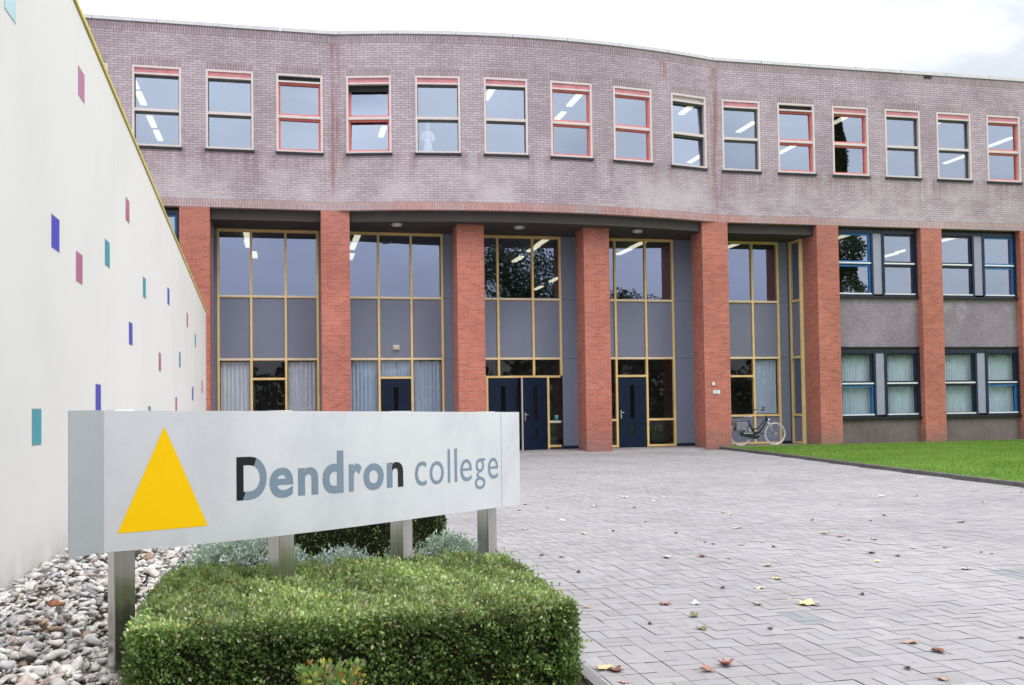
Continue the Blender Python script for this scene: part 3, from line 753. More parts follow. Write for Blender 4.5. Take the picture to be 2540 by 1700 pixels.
mb = MB(); mb.box(c0[0]-.24, c0[1]-.14, c0[2]-.06, c0[0]+.24, c0[1]+.16, c0[2]-.002); mb.build('base', M['white_trim'], sr)

# cup on the sill by the double doors, bag on the floor behind glass
cr = empty('cup', (7.83, YG-.0+.10, .875), 'teal and white cup on the sill beside the double doors', 'cup')
mb = MB(); mb.lathe([(.042, 0), (.05, .06), (.056, .12), (.05, .12), (.044, .06), (.03, .01)], tuple(cr.location), 16); mb.build('cup_body', M['tile_teal'], cr)
mb = MB(); mb.lathe([(.058, .12), (.058, .145), (.04, .155)], tuple(cr.location), 16); mb.build('lid', M['white_trim'], cr)
mb = MB(); mb.box(7.6, YG+.065, .80, 7.92, YG+.35, .872); slf = mb.build('window_ledge', M['white_trim'], B)
br = empty('bag', (11.1, YG+.4, .06), 'crumpled black bag on the floor behind the window beside the single door', 'bag')
bm = bmesh.new(); bmesh.ops.create_icosphere(bm, subdivisions=4, radius=1)
for v in bm.verts:
    p = v.co; n = math.sin(p.x*5+1)*math.cos(p.y*4)*.12+math.sin(p.z*7+p.x*3)*.08
    v.co = Vector((p.x*.36*(1+n), p.y*.17*(1+n), max(-.0, (p.z*.5+.5))*.55*(1+n-.45*abs(p.x+.15))))
me = bpy.data.meshes.new('bag_body'); bm.to_mesh(me); bm.free()
for p in me.polygons: p.use_smooth = True
me.materials.append(paint('black_cloth', (.015, .015, .018), .8, 0, .3)); o = bpy.data.objects.new('bag_body', me); COL.objects.link(o); o.parent = br
mb = MB(); c0 = br.location; mb.tube([(c0.x-.12, c0.y-.1, c0.z+.45), (c0.x-.1, c0.y-.14, c0.z+.6), (c0.x+.02, c0.y-.14, c0.z+.62), (c0.x+.08, c0.y-.1, c0.z+.42)], .016, 6); mb.build('strap', paint('grey_strap', (.2, .2, .21), .7), br)

# ------------------------------------------------------------------ white wall with coloured tiles
W = empty('white_wall', (-1.83, 16, 0), 'long white rendered wall with scattered coloured square tiles and a sloping yellow edged top', 'wall')
def ztop(y): return 5.0-(y-9.56)*(5.0-3.66)/(24.9-9.56)
mb = MB(); ya, yb = -7., 24.97
def prism(mb, x0, x1, z0f, z1f, m=0):
    A = [(x0, ya, z0f(ya)), (x1, ya, z0f(ya)), (x1, ya, z1f(ya)), (x0, ya, z1f(ya))]; D = [(x0, yb, z0f(yb)), (x1, yb, z0f(yb)), (x1, yb, z1f(yb)), (x0, yb, z1f(yb))]
    for i in range(4): mb.face([A[i], A[(i+1) % 4], D[(i+1) % 4], D[i]], m)
    mb.face(A[::-1], m); mb.face(D, m)
prism(mb, -2.13, -1.83, lambda y: -.1, ztop); mb.build('wall_body', M['render'], W)
mb = MB(); prism(mb, -2.12, -1.84, lambda y: ztop(y)+.001, lambda y: ztop(y)+.026); mb.build('shadow_gap', M['dark'], W)  # dark strip coloured as the shade beneath the coping
mb = MB(); prism(mb, -2.15, -1.812, lambda y: ztop(y)+.027, lambda y: ztop(y)+.064); mb.build('coping', M['coping_y'], W)
TL = [('pale', 7.26, 4.31), ('pink', 9.74, 4.49), ('pink', 12.54, 3.86), ('blue', 8.66, 2.91), ('pink', 9.64, 2.76), ('teal', 11.13, 3.12), ('teal', 14.01, 3.10), ('blue', 16.87, 3.30), ('blue', 12.78, 2.39),
      ('pink', 20.1, 3.20), ('teal', 21.89, 2.92), ('pink', 15.7, 2.18), ('teal', 18.65, 2.36), ('pink', 23.59, 1.98), ('blue', 21.2, 1.79), ('blue', 10.59, 1.58), ('pink', 18.02, 1.54), ('teal', 14.5, 1.37), ('teal', 8.03, 1.33)]
for cn, y, z in TL:
    mb = MB(); mb.box(-1.833, y, z-.265, -1.8265, y+.285, z); mb.box(-1.833, y-.007, z-.272, -1.8285, y+.292, z+.007, 1); o = mb.build('tile', [M['tile_'+cn], M['tilejoint']], W); o['label'] = {'pale': 'pale blue', 'pink': 'pink', 'blue': 'dark blue', 'teal': 'teal'}[cn]+' square tile'

# ------------------------------------------------------------------ sign on four posts
SG = empty('school_sign', (.3, 5.7, 0), 'long curved aluminium name sign with a yellow triangle, raised on four posts over the hedge', 'sign')
CTRL = [(0.0, -.822, 4.975), (.34, -.524, 5.138), (.857, -.086, 5.412), (1.294, .259, 5.68), (1.787, .619, 6.017), (2.231, .947, 6.317), (2.68, 1.262, 6.636), (2.959, 1.464, 6.829), (3.177, 1.641, 6.957)]
ca_ = np.array(CTRL); px_ = np.polyfit(ca_[:, 0], ca_[:, 1], 3); py_ = np.polyfit(ca_[:, 0], ca_[:, 2], 3)
def sg(s, d=0.):
    x, y = np.polyval(px_, s), np.polyval(py_, s); dx, dy = np.polyval(np.polyder(px_), s), np.polyval(np.polyder(py_), s); l = math.hypot(dx, dy)
    return float(x-dy/l*d), float(y+dx/l*d)   # d behind the face
ztp = lambda s: 1.308-s*.0149
SL = 3.177; SH_ = .66
def sheet(mb, s0, s1, d, z0f, z1f, m=0, n=24, flip=False, th=.004):
    ss = np.linspace(s0, s1, n+1)
    for a, b in zip(ss, ss[1:]):
        A, Bq, A2, B2 = sg(a, d), sg(b, d), sg(a, d+th), sg(b, d+th)
        f = lambda q, z: (q[0], q[1], z)
        F = [f(A, z0f(a)), f(Bq, z0f(b)), f(Bq, z1f(b)), f(A, z1f(a))]; K = [f(A2, z0f(a)), f(B2, z0f(b)), f(B2, z1f(b)), f(A2, z1f(a))]
        mb.face(F, m); mb.face(K[::-1], m); mb.face([F[3], F[2], K[2], K[3]], m); mb.face([F[1], F[0], K[0], K[1]], m)
        if a == ss[0]: mb.face([F[0], F[3], K[3], K[0]], m)
        if b == ss[-1]: mb.face([F[2], F[1], K[1], K[2]], m)
zb_ = lambda s: ztp(s)-SH_
mb = MB(); sheet(mb, 0, 2.956, 0, zb_, ztp, 0, 32); sheet(mb, 2.960, SL, 0, zb_, ztp, 0, 5); mb.build('front_panel', M['signface'], SG)
mb = MB(); sheet(mb, .03, SL-.01, .16, lambda s: zb_(s)+.004, lambda s: ztp(s)-.004, 0, 24); 
for s_ in (SL-.006,):
    a, b = sg(s_, .006), sg(s_, .16); mb.face([(a[0], a[1], zb_(s_)), (b[0], b[1], zb_(s_)), (b[0], b[1], ztp(s_)), (a[0], a[1], ztp(s_))])
ss = np.linspace(.03, SL-.01, 20)
for a, b in zip(ss, ss[1:]):
    for zz, zf in ((zb_, .012), (ztp, -.012)):
        p, q, r, t_ = sg(a, .0045), sg(b, .0045), sg(b, .16), sg(a, .16); mb.face([(p[0], p[1], zz(a)+zf), (q[0], q[1], zz(b)+zf), (r[0], r[1], zz(b)+zf), (t_[0], t_[1], zz(a)+zf)])
mb.build('back_box', M['signend'], SG)
# flared end plate on the left
p0, p1 = Vector((-.941, 4.805)), Vector((-.8235, 4.974)); nn = Vector((-(p1-p0).y, (p1-p0).x)).normalized()*.006
mb = MB(); q = [p0, p1, p1+nn, p0+nn]; zt0, zt1 = 1.310, 1.308
A = [(v.x, v.y, .650) for v in q]; D = [(v.x, v.y, zt0) for v in q]
for i in range(4): mb.face([A[i], A[(i+1) % 4], D[(i+1) % 4], D[i]])
mb.face(A[::-1]); mb.face(D); mb.build('end_plate', M['signend'], SG)
# posts
for s_ in (.046+.058, .943+.058, 1.919+.058, 2.838+.055):
    x, y = sg(s_, .085); x1, y1 = sg(s_+.01, .085); ang = math.atan2(y1-y, x1-x); h = .05
    mb = MB(); cs = [(x+math.cos(ang)*u-math.sin(ang)*v, y+math.sin(ang)*u+math.cos(ang)*v) for u, v in ((-h, -h), (h, -h), (h, h), (-h, h))]
    A = [(p[0], p[1], -.05) for p in cs]; D = [(p[0], p[1], ztp(s_)+.004) for p in cs]
    for i in range(4): mb.face([A[i], A[(i+1) % 4], D[(i+1) % 4], D[i]])
    mb.face(D); mb.build('post', M['post'], SG, bevel=.006)
# yellow triangle, cut into upright strips so that it follows the curve
ap, bl_, br_ = (.281, .584), (.061, .0846), (.5026, .0879)
mb = MB(); n = 24
def edge(u):   # lower and upper edge at running length u
    lo = np.interp(u, [bl_[0], br_[0]], [bl_[1], br_[1]]); hi = np.interp(u, [bl_[0], ap[0], br_[0]], [bl_[1], ap[1], br_[1]]); return lo, hi
us = sorted(set(list(np.linspace(bl_[0], ap[0], n//2+1))+list(np.linspace(ap[0], br_[0], n//2+1))))
for a, b in zip(us, us[1:]):
    (l0, h0), (l1, h1) = edge(a), edge(b); pa, pb = sg(a, -.0014), sg(b, -.0014)
    pts = [(pa[0], pa[1], zb_(a)+l0), (pb[0], pb[1], zb_(b)+l1), (pb[0], pb[1], zb_(b)+h1), (pa[0], pa[1], zb_(a)+h0)]
    if h0-l0 < 1e-5: pts.pop(3)
    elif h1-l1 < 1e-5: pts.pop(2)
    mb.face(pts)
mb.build('yellow_triangle', M['signyellow'], SG)
# lettering
GL = [('D', .6642, .846, .2014, .4236), ('e', .8642, 1.0187, .199, .3594), ('n', 1.0515, 1.1921, .2033, .3543), ('d', 1.2248, 1.3829, .2002, .4391), ('r', 1.4261, 1.5287, .2024, .3606),
      ('o', 1.5439, 1.7178, .1989, .3563), ('n', 1.7469, 1.8964, .2043, .3560), ('c', 2.0114, 2.1251, .1983, .3495), ('o', 2.1577, 2.3033, .1984, .3454), ('l', 2.3473, 2.3724, .2024, .4182),
      ('l', 2.4211, 2.4479, .2018, .4206), ('e', 2.484, 2.6114, .1997, .3464), ('g', 2.6459, 2.765, .139, .346), ('e', 2.7981, 2.9173, .2008, .3448)]
words = [('Dendron', GL[:7], .028), ('college', GL[7:], -.004)]
for wi, (wd, gl, bold) in enumerate(words):
    bmw = bmesh.new()
    for gi, (ch, s0, s1, v0, v1) in enumerate(gl):
        cu = bpy.data.curves.new('glyph', 'FONT'); cu.body = ch; cu.offset = bold*(.82 if ch == 'e' else 1.); cu.resolution_u = 6
        ob = bpy.data.objects.new('glyph', cu); COL.objects.link(ob); dg = bpy.context.evaluated_depsgraph_get()
        me = bpy.data.meshes.new_from_object(ob.evaluated_get(dg)); bpy.data.objects.remove(ob); bpy.data.curves.remove(cu)
        bg = bmesh.new(); bg.from_mesh(me); bpy.data.meshes.remove(me)
        xs = [v.co.x for v in bg.verts]; ys = [v.co.y for v in bg.verts]; x0, x1, y0, y1 = min(xs), max(xs), min(ys), max(ys)
        for v in bg.verts: v.co = Vector(((v.co.x-x0)/(x1-x0), (v.co.y-y0)/(y1-y0), 0))
        bmesh.ops.remove_doubles(bg, verts=bg.verts, dist=1e-5)
        black = None
        if ch == 'D': black = (Vector((.67, 1)), Vector((.20, 0)), -1)
        if wi == 0 and gi == 6: black = (Vector((.27, 1)), Vector((.42, 0)), 1)
        if black:
            d = (black[0]-black[1]); no = Vector((d.y, -d.x, 0)).normalized()
            bmesh.ops.bisect_plane(bg, geom=bg.verts[:]+bg.edges[:]+bg.faces[:], plane_co=(black[1].x, black[1].y, 0), plane_no=no)
            for f in bg.faces:
                f.material_index = 1 if ((f.calc_center_median()-Vector((black[1].x, black[1].y, 0))).dot(no) > 0) == (black[2] > 0) else 0
        for k in range(1, 6):
            bmesh.ops.bisect_plane(bg, geom=bg.verts[:]+bg.edges[:]+bg.faces[:], plane_co=(k/6, 0, 0), plane_no=(1, 0, 0))
        vm = {}
        for v in bg.verts:
            s_ = s0+(s1-s0)*v.co.x; q = sg(s_, -.0014); vm[v] = bmw.verts.new((q[0], q[1], zb_(s_)+v0+(v1-v0)*v.co.y))
        for f in bg.faces:
            try: nf = bmw.faces.new([vm[v] for v in f.verts]); nf.material_index = f.material_index
            except ValueError: pass
        bg.free()
    me = bpy.data.meshes.new('lettering'); bmw.to_mesh(me); bmw.free(); me.transform(Matrix.Translation(-SG.location))
    me.materials.append(M['signblue']); me.materials.append(M['signblack'])
    o = bpy.data.objects.new('lettering', me); COL.objects.link(o); o.parent = SG

# ------------------------------------------------------------------ ground, paving, kerbs, lawn
gm = NT('bare_ground'); p_ = gm.obj(); gm.base(gm.mix(gm.ramp(gm.noise(.8, p_, 6), .3, .7), (.17, .16, .155), (.24, .23, .225)), .95, 0, .2)
mb = MB(); mb.face([(-400, -400, -.06), (400, -400, -.06), (400, 400, -.06), (-400, 400, -.06)]); tag(mb.build('ground', gm.m), kind='structure')
KY = [0, 6, 12.8, 14.5, 17.5, 22.2, 27]; KX = [9.4, 10.0, 10.69, 10.87, 11.19, 11.80, 12.25]
kx = lambda y: float(np.interp(y, KY, KX))
pm = NT('concrete_paver'); at = pm.add('ShaderNodeAttribute', attribute_name='tint').outputs['Color']; p_ = pm.obj()
c = pm.mix(pm.ramp(pm.noise(.5, p_, 6, .6), .35, .7), at, pm.mix(1., at, (.86, .86, .87), 'MULTIPLY'))
c = pm.mix(pm.math('MULTIPLY', pm.ramp(pm.noise(170., p_, 2), .5, .8), .35), c, pm.mix(1., c, (1.35, 1.33, 1.33), 'MULTIPLY'))
c = pm.mix(pm.math('MULTIPLY', pm.ramp(pm.noise(7., p_, 5, .7), .58, .75), .35), c, (.17, .165, .17))
pm.base(c, .85, 0, .25); pm.bump(pm.noise(200., p_, 2), .35, .002)
cell = .185; g = .0020; V = []; F = []; Cc = []
def paver(x0, y0, x1, y1, c):
    i = len(V); h = random.uniform(-.0012, .0012); t_ = random.uniform(-.0008, .0008)
    V.extend([(x0, y0, h-t_), (x1, y0, h+t_), (x1, y1, h+t_), (x0, y1, h-t_)]); F.append((i, i+1, i+2, i+3)); Cc.append(c)
i0 = int(-1.83/cell); 
for i in range(i0, int(12.6/cell)):
    for j in range(int(2.2/cell), int(26.4/cell)):
        x, y = i*cell, j*cell
        if x+cell > kx(y)+.05: continue
        if y < 10.4 and x+cell < 1.42+max(0, y-5)*.034: continue
        jx = random.uniform(-.0015, .0015)
        for k in range(2):
            b_ = random.gauss(.345, .014)*(1+.02*math.sin(i*.7+j*.13)); tint = random.gauss(0, .003); c_ = (b_*1.0+tint, b_*.963, b_*1.005-tint)
            if (abs(x-2.9) < .11 and abs(y-5.5) < .2) or (abs(x-5.25) < .2 and abs(y-6.45) < .2): c_ = (b_*.76, b_*.80, b_*.86)
            hw = cell/2
            if (i+j) % 2: paver(x+g+jx, y+k*hw+g, x+cell-g+jx, y+(k+1)*hw-g, c_)
            else: paver(x+k*hw+g, y+g+jx, x+(k+1)*hw-g, y+cell-g+jx, c_)
J = len(V); V += [(-1.83, 2.0, -.006), (12.6, 2.0, -.006), (12.6, 26.75, -.006), (-1.83, 26.75, -.006)]; F.append((J, J+1, J+2, J+3)); Cc.append((.18, .172, .172))
tag(fast_mesh('paving', np.array(V), np.array(F), pm.m, np.array(Cc)), kind='structure')
km = paint('kerb_concrete', (.40, .385, .385), .85, 0, .15, 2., .3)
mb = MB()
for i in range(13):
    a = -1.5+i; mb.box(a+.003, 26.42, -.05, a+.997, 26.785, .006)
tag(mb.build('pavement_edge', paint('pale_edge_slab', (.40, .375, .37), .85, 0, .12, 2., .3)), kind='structure')
dk = paint('lawn_kerb', (.105, .098, .10), .9, 0, .25, 4., .4)
mb = MB(); ys = np.arange(2., 26.71, 1.0)
for a in ys:
    b = min(a+.992, 26.78); p, q = kx(a), kx(b)
    A = [(p-.035, a, -.05), (p+.035, a, -.05), (p+.035, a, .07), (p-.03, a, .062)]; D = [(q-.035, b, -.05), (q+.035, b, -.05), (q+.035, b, .07), (q-.03, b, .062)]
    for i in range(4): mb.face([A[i], D[i], D[(i+1) % 4], A[(i+1) % 4]][::-1])
    mb.face(A[::-1]); mb.face(D)
tag(mb.build('lawn_kerb', dk), kind='structure')
bk = paint('bed_kerb', (.20, .195, .20), .9, 0, .2, 4., .4)
mb = MB()
for a in np.arange(2., 10.4, 1.0):
    xa, xb = 1.39+max(0, a-5)*.034, 1.39+max(0, a+1-5)*.034
    A = [(xa-.03, a+.003, -.05), (xa+.03, a+.003, -.05), (xa+.03, a+.003, .035), (xa-.03, a+.003, .035)]; D = [(xb-.03, a+.997, -.05), (xb+.03, a+.997, -.05), (xb+.03, a+.997, .035), (xb-.03, a+.997, .035)]
    for i in range(4): mb.face([A[i], D[i], D[(i+1) % 4], A[(i+1) % 4]][::-1])
    mb.face(A[::-1]); mb.face(D)
tag(mb.build('bed_kerb', bk), kind='structure')
sm = NT('planting_soil'); p_ = sm.obj(); sm.base(sm.mix(sm.ramp(sm.noise(12., p_, 5), .3, .7), (.045, .036, .03), (.09, .075, .06)), .95, 0, .1); sm.bump(sm.noise(40., p_, 4), .8, .02)
mb = MB(); mb.box(-1.83, 1.6, -.05, 1.39, 10.4, .012); tag(mb.build('planting_bed', sm.m), kind='structure')

# lawn: a soil sheet and a great many blades
gs = NT('lawn_base'); p_ = gs.obj(); gs.base(gs.mix(gs.ramp(gs.noise(1.2, p_, 5), .35, .65), (.10, .19, .035), (.15, .25, .05)), .95, 0, .1)
mb = MB(); ys = np.arange(2., 26.71, 1.0)
yl = list(np.arange(2., 26.5, 1.0))+[26.6]
for a, b in zip(yl, yl[1:]): mb.face([(kx(a)+.036, a, .05), (40, a, .05), (40, b, .05), (kx(b)+.036, b, .05)])
mb.face([(kx(26.6)+.036, 26.6, .05), (15.0, 26.6, .05), (15.0, 26.79, .05), (kx(26.79)+.036, 26.79, .05)])
mb.face([(15.0, 26.6, .05), (40, 26.6, .05), (40, 26.795, .05), (15.0, 26.795, .05)])
tag(mb.build('lawn', gs.m), kind='structure')
n = 210000
yy = RNG.uniform(9.5, 26.78, n); xx = RNG.uniform(10.3, 26., n)
kk = np.interp(yy, KY, KX)+.034; ok = (xx > kk) & (xx < 8+yy*.68); xx, yy, kk = xx[ok], yy[ok], kk[ok]; n = len(xx)
h = RNG.uniform(.022, .055, n)*(1+.25*np.sin(xx*1.7)*np.cos(yy*1.3)); an = RNG.uniform(0, 2*np.pi, n); wd = RNG.uniform(.0035, .006, n); ln = RNG.uniform(.0, .03, n); la = RNG.uniform(0, 2*np.pi, n)
base = np.stack([xx, yy, np.full(n, .048)], 1); dw = np.stack([np.cos(an)*wd, np.sin(an)*wd, np.zeros(n)], 1); tip = base+np.stack([np.cos(la)*ln, np.sin(la)*ln, h], 1)
V = np.stack([base-dw, base+dw, tip], 1).reshape(-1, 3); F = np.arange(3*n).reshape(-1, 3)
pat = .5+.5*np.sin(xx*.9+2*np.sin(yy*.5))*np.cos(yy*1.1+xx*.3)
b_ = RNG.uniform(.7, 1.25, n); pat = .6*pat+.4*(.5+.5*np.sin(yy*2.9+np.sin(xx*1.1))); c = np.stack([.13+.10*pat, .29+.08*pat, .042+.025*pat], 1)*b_[:, None]
dry = RNG.uniform(0, 1, n) < .04+.05*pat+.30*np.exp(-(xx-kk)/.3); c[dry] = np.array([.22, .20, .07])*b_[dry][:, None]
tag(fast_mesh('grass', V, F, leafmat('grass_blade', .5, .3, .35), c), 'short green lawn grass in front of the right wing', 'grass', kind='stuff')

# ------------------------------------------------------------------ gravel
bm = bmesh.new(); bmesh.ops.create_icosphere(bm, subdivisions=2, radius=1); bm.verts.ensure_lookup_table()
ico = np.array([v.co[:] for v in bm.verts]); icf = np.array([[v.index for v in f.verts] for f in bm.faces]); bm.free()
def stone(sz, seed):
    r = np.random.default_rng(seed); p = ico.copy(); d = np.zeros(len(p))
    for _ in range(9):
        ax = r.normal(size=3); ax /= np.linalg.norm(ax); k = p@ax; d += np.maximum(0, k-r.uniform(.25, .7))*-1.0
    p = p*(1+d[:, None]) + r.normal(0, .022, p.shape)
    p *= np.array([sz, sz*r.uniform(.5, .85), sz*r.uniform(.30, .55)])
    ax, ay, az_ = r.normal(0, .36), r.normal(0, .36), r.uniform(0, 6.28)
    Rm = Matrix.Rotation(az_, 3, 'Z')@Matrix.Rotation(ay, 3, 'Y')@Matrix.Rotation(ax, 3, 'X'); return p@np.array(Rm).T
st_m = NT('river_stone'); at = st_m.add('ShaderNodeAttribute', attribute_name='tint').outputs['Color']; p_ = st_m.obj()
c = st_m.mix(st_m.ramp(st_m.noise(28., p_, 5, .65), .35, .7), st_m.mix(1., at, (.78, .76, .75), 'MULTIPLY'), st_m.mix(1., at, (1.12, 1.12, 1.12), 'MULTIPLY'))
st_m.base(c, .75, 0, .3); st_m.bump(st_m.noise(70., p_, 4), .35, .004)
lib = [stone(1., 100+i) for i in range(60)]
V = []; F = []; Cc = []; nv = 0
pal = [(.68, .66, .64), (.58, .55, .55), (.73, .70, .67), (.46, .45, .47), (.62, .53, .48), (.30, .30, .32), (.54, .46, .44), (.70, .69, .67), (.33, .24, .18), (.55, .54, .58)]
pw = np.array([.22, .17, .16, .08, .09, .05, .05, .12, .03, .06]); pw /= pw.sum()
def gz(x, y): return .005+.12*max(0, min(1, (-.55-x)/1.1))
cnt = 0
for layer in range(3):
    nn_ = (1500, 2300, 1000)[layer]
    for _ in range(nn_):
        y = 3.0+8.6*random.random(); x = random.uniform(-1.80, -.2 if y > 6.5 else -.62)
        if x > -.60 and y < 6.9: continue
        if x > -.45 and y > 9.3: pass
        sz = random.choice((.032, .038, .045, .052, .06, .07)) if layer < 2 else random.choice((.045, .055, .065, .082))
        q = lib[random.randrange(60)]*sz
        z = gz(x, y)+(.0, .016, .032)[layer]+random.uniform(-.01, .012)
        q = q+np.array([max(x, -1.83+sz*.9), y, z]); V.append(q); F.append(icf+nv); nv += len(q)
        cc = np.array(pal[RNG.choice(10, p=pw)])*random.uniform(.8, 1.25); Cc.append(np.repeat(cc[None], len(icf), 0))
tag(fast_mesh('gravel', np.concatenate(V), np.concatenate(F), st_m.m, np.concatenate(Cc), smooth=True), 'grey and white river stones heaped between the white wall and the hedge', 'gravel', kind='stuff')
for (x, y, z, sz, cc, lab) in ((-1.32, 6.45, .17, .082, (.34, .15, .07), 'rounded rust brown stone, largest in the gravel left of the sign post'), (-1.28, 5.95, .155, .055, (.50, .29, .13), 'orange tan stone in the gravel in front of the rust brown one')):
    q = stone(sz, 500+int(sz*1000)); o = fast_mesh('stone', q+np.array([x, y, z]), icf, st_m.m, np.repeat(np.array(cc)[None], len(icf), 0), smooth=True, loc=(x, y, z)); tag(o, lab, 'stone')

# ------------------------------------------------------------------ leaves on surfaces
def leaf_cloud(name, P, Nn, L_, Wd, col, mat, parent=None, loc=(0, 0, 0), tilt=.7, up=0.):
    """one folded leaf per point: P positions, Nn outward normals"""
    n = len(P); a = RNG.normal(size=(n, 3)); d = Nn+a*tilt; d[:, 2] += up; d /= np.linalg.norm(d, axis=1)[:, None]
    s = np.cross(d, RNG.normal(size=(n, 3))); s /= np.linalg.norm(s, axis=1)[:, None]; nrm = np.cross(s, d)
    l = (L_*RNG.uniform(.65, 1.3, n))[:, None]; w = (Wd*RNG.uniform(.7, 1.25, n))[:, None]
    b = P; m = P+d*l*.55+nrm*l*.06; t = P+d*l+nrm*l*-.05
    V = np.stack([b, m+s*w/2-nrm*w*.12, t, m-s*w/2-nrm*w*.12], 1).reshape(-1, 3); i = np.arange(n)*4
    F = np.concatenate([np.stack([i, i+1, i+2], 1), np.stack([i, i+2, i+3], 1)])
    return fast_mesh(name, V, F, mat, np.concatenate([col, col]), parent=parent, loc=loc)
LM = leafmat('box_leaf', .36, .5, .25)
def hnoise(x, y, z): return .5*np.sin(x*9+y*5)+.3*np.sin(y*14-z*11+x*3)+.35*np.sin(z*17+x*13+1)
def box_hedge(name, lab, x0, x1, y0, y1, z1, dens, c_top, c_side, skewl=0.):
    root = empty(name, ((x0+x1)/2, (y0+y1)/2, 0), lab, 'hedge')
    Ps = []; Ns = []; Cs = []
    w_, d_, h_ = x1-x0, y1-y0, z1
    # leaves on four faces and on top, in a shell about 9 cm deep
    faces = [('t', w_*d_), ('f', w_*h_), ('b', w_*h_*.5), ('l', d_*h_), ('r', d_*h_)]
    for kf, ar in faces:
        n = int(ar*dens*(1.15 if kf == 't' else 1.)); a, b = RNG.uniform(0, 1, n), RNG.uniform(0, 1, n); dp = RNG.uniform(0, 1, n)**1.6*.10
        if kf == 't': X, Y_, Z = x0+a*w_, y0+b*d_, np.full(n, z1); nr = (0, 0, 1)
        elif kf == 'f': X, Y_, Z = x0+a*w_, np.full(n, y0), b*h_; nr = (0, -1, 0)
        elif kf == 'b': X, Y_, Z = x0+a*w_, np.full(n, y1), b*h_; nr = (0, 1, 0)
        elif kf == 'l': X, Y_, Z = np.full(n, x0), y0+a*d_, b*h_; nr = (-1, 0, 0)
        else: X, Y_, Z = np.full(n, x1), y0+a*d_, b*h_; nr = (1, 0, 0)
        nr = np.array(nr, float); P = np.stack([X, Y_, Z], 1)
        bump_ = .016*hnoise(X, Y_, Z)+.018*hnoise(X*3.1+2, Y_*3.3, Z*3.+1)+RNG.normal(0, .010, n)
        # soften the edges of the clipped block
        cx, cy, cz = (x0+x1)/2, (y0+y1)/2, z1*.5
        ex = np.clip((np.abs(P[:, 0]-cx)-(w_/2-.12))/.12, 0, 1); ey = np.clip((np.abs(P[:, 1]-cy)-(d_/2-.12))/.12, 0, 1); ez = np.clip((P[:, 2]-(z1-.12))/.12, 0, 1)
        rnd = np.maximum(ex*ey, np.maximum(ex*ez, ey*ez))**2*.022
        dirc = P-np.array([cx, cy, cz]); dirc /= np.linalg.norm(dirc, axis=1)[:, None]
        P = P+nr*(bump_-dp)[:, None]-dirc*rnd[:, None]
        keep = RNG.uniform(0, 1, n) < np.where(hnoise(X*2.3+4, Y_*2.3, Z*2.6+2) < -.45, .25, 1.); P = P[keep]; n = len(P); dp = dp[keep]
        base = np.array(c_top if kf == 't' else c_side); v = RNG.uniform(.6, 1.4, n)*(1+.30*hnoise(P[:, 0]*.7, P[:, 1]*.8, P[:, 2])+.22*hnoise(P[:, 0]*2.6+1, P[:, 1]*2.4, P[:, 2]*2.5))  # top leaves tinted lighter than the sides, light from above put into the colour
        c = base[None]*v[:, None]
        yel = RNG.uniform(0, 1, n) < (.34 if kf == 't' else .12); c[yel] = np.array([.36, .42, .12])*v[yel][:, None]
        pal_ = RNG.uniform(0, 1, n) < (.10 if kf == 't' else .03); c[pal_] = np.array([.55, .53, .38])*v[pal_][:, None]  # scattered pale leaves, glossy highlights put into the tint
        brn = RNG.uniform(0, 1, n) < .012; c[brn] = np.array([.22, .10, .04])
        Ps.append(P); Ns.append(np.repeat(nr[None], n, 0)); Cs.append(c)
    # stray shoots standing a little proud of the clipped faces
    n = int(130*w_*d_/3*(dens/11000)); k = RNG.integers(0, len(Ps[0]), n)
    for j, q in zip(k, RNG.integers(0, 3, n)):
        src = q if q < 2 else (0 if RNG.uniform() < .5 else 4)
        i_ = j % len(Ps[src]); m = int(RNG.integers(4, 8)); t_ = np.linspace(.2, 1, m)[:, None]
        dv = Ns[src][i_]*.055*RNG.uniform(.5, 1.2)+np.array([RNG.normal(0, .012), RNG.normal(0, .012), .02])
        Ps.append(Ps[src][i_]+dv*t_+RNG.normal(0, .004, (m, 3))); Ns.append(np.repeat(Ns[src][i_][None], m, 0)); Cs.append(np.repeat((np.array([.22, .33, .09])*RNG.uniform(.8, 1.3))[None], m, 0))
    P, Nn, c = np.concatenate(Ps), np.concatenate(Ns), np.concatenate(Cs)
    Nn[:, 2] += .35
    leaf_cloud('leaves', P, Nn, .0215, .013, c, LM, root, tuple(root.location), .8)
    tw = MB(); e = .085; tw.box(x0+e, y0+e, 0, x1-e, y1-e, z1-e); tw.build('inner_twigs', paint('twig_dark', (.020, .024, .010), .9, 0, .4, 20.), root)
    return root
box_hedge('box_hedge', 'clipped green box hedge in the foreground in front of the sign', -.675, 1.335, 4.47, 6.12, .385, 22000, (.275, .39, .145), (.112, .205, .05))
box_hedge('box_hedge', 'dark clipped hedge behind the sign, seen between its posts', -.25, 1.33, 8.35, 9.6, .56, 11000, (.085, .15, .04), (.045, .085, .02))
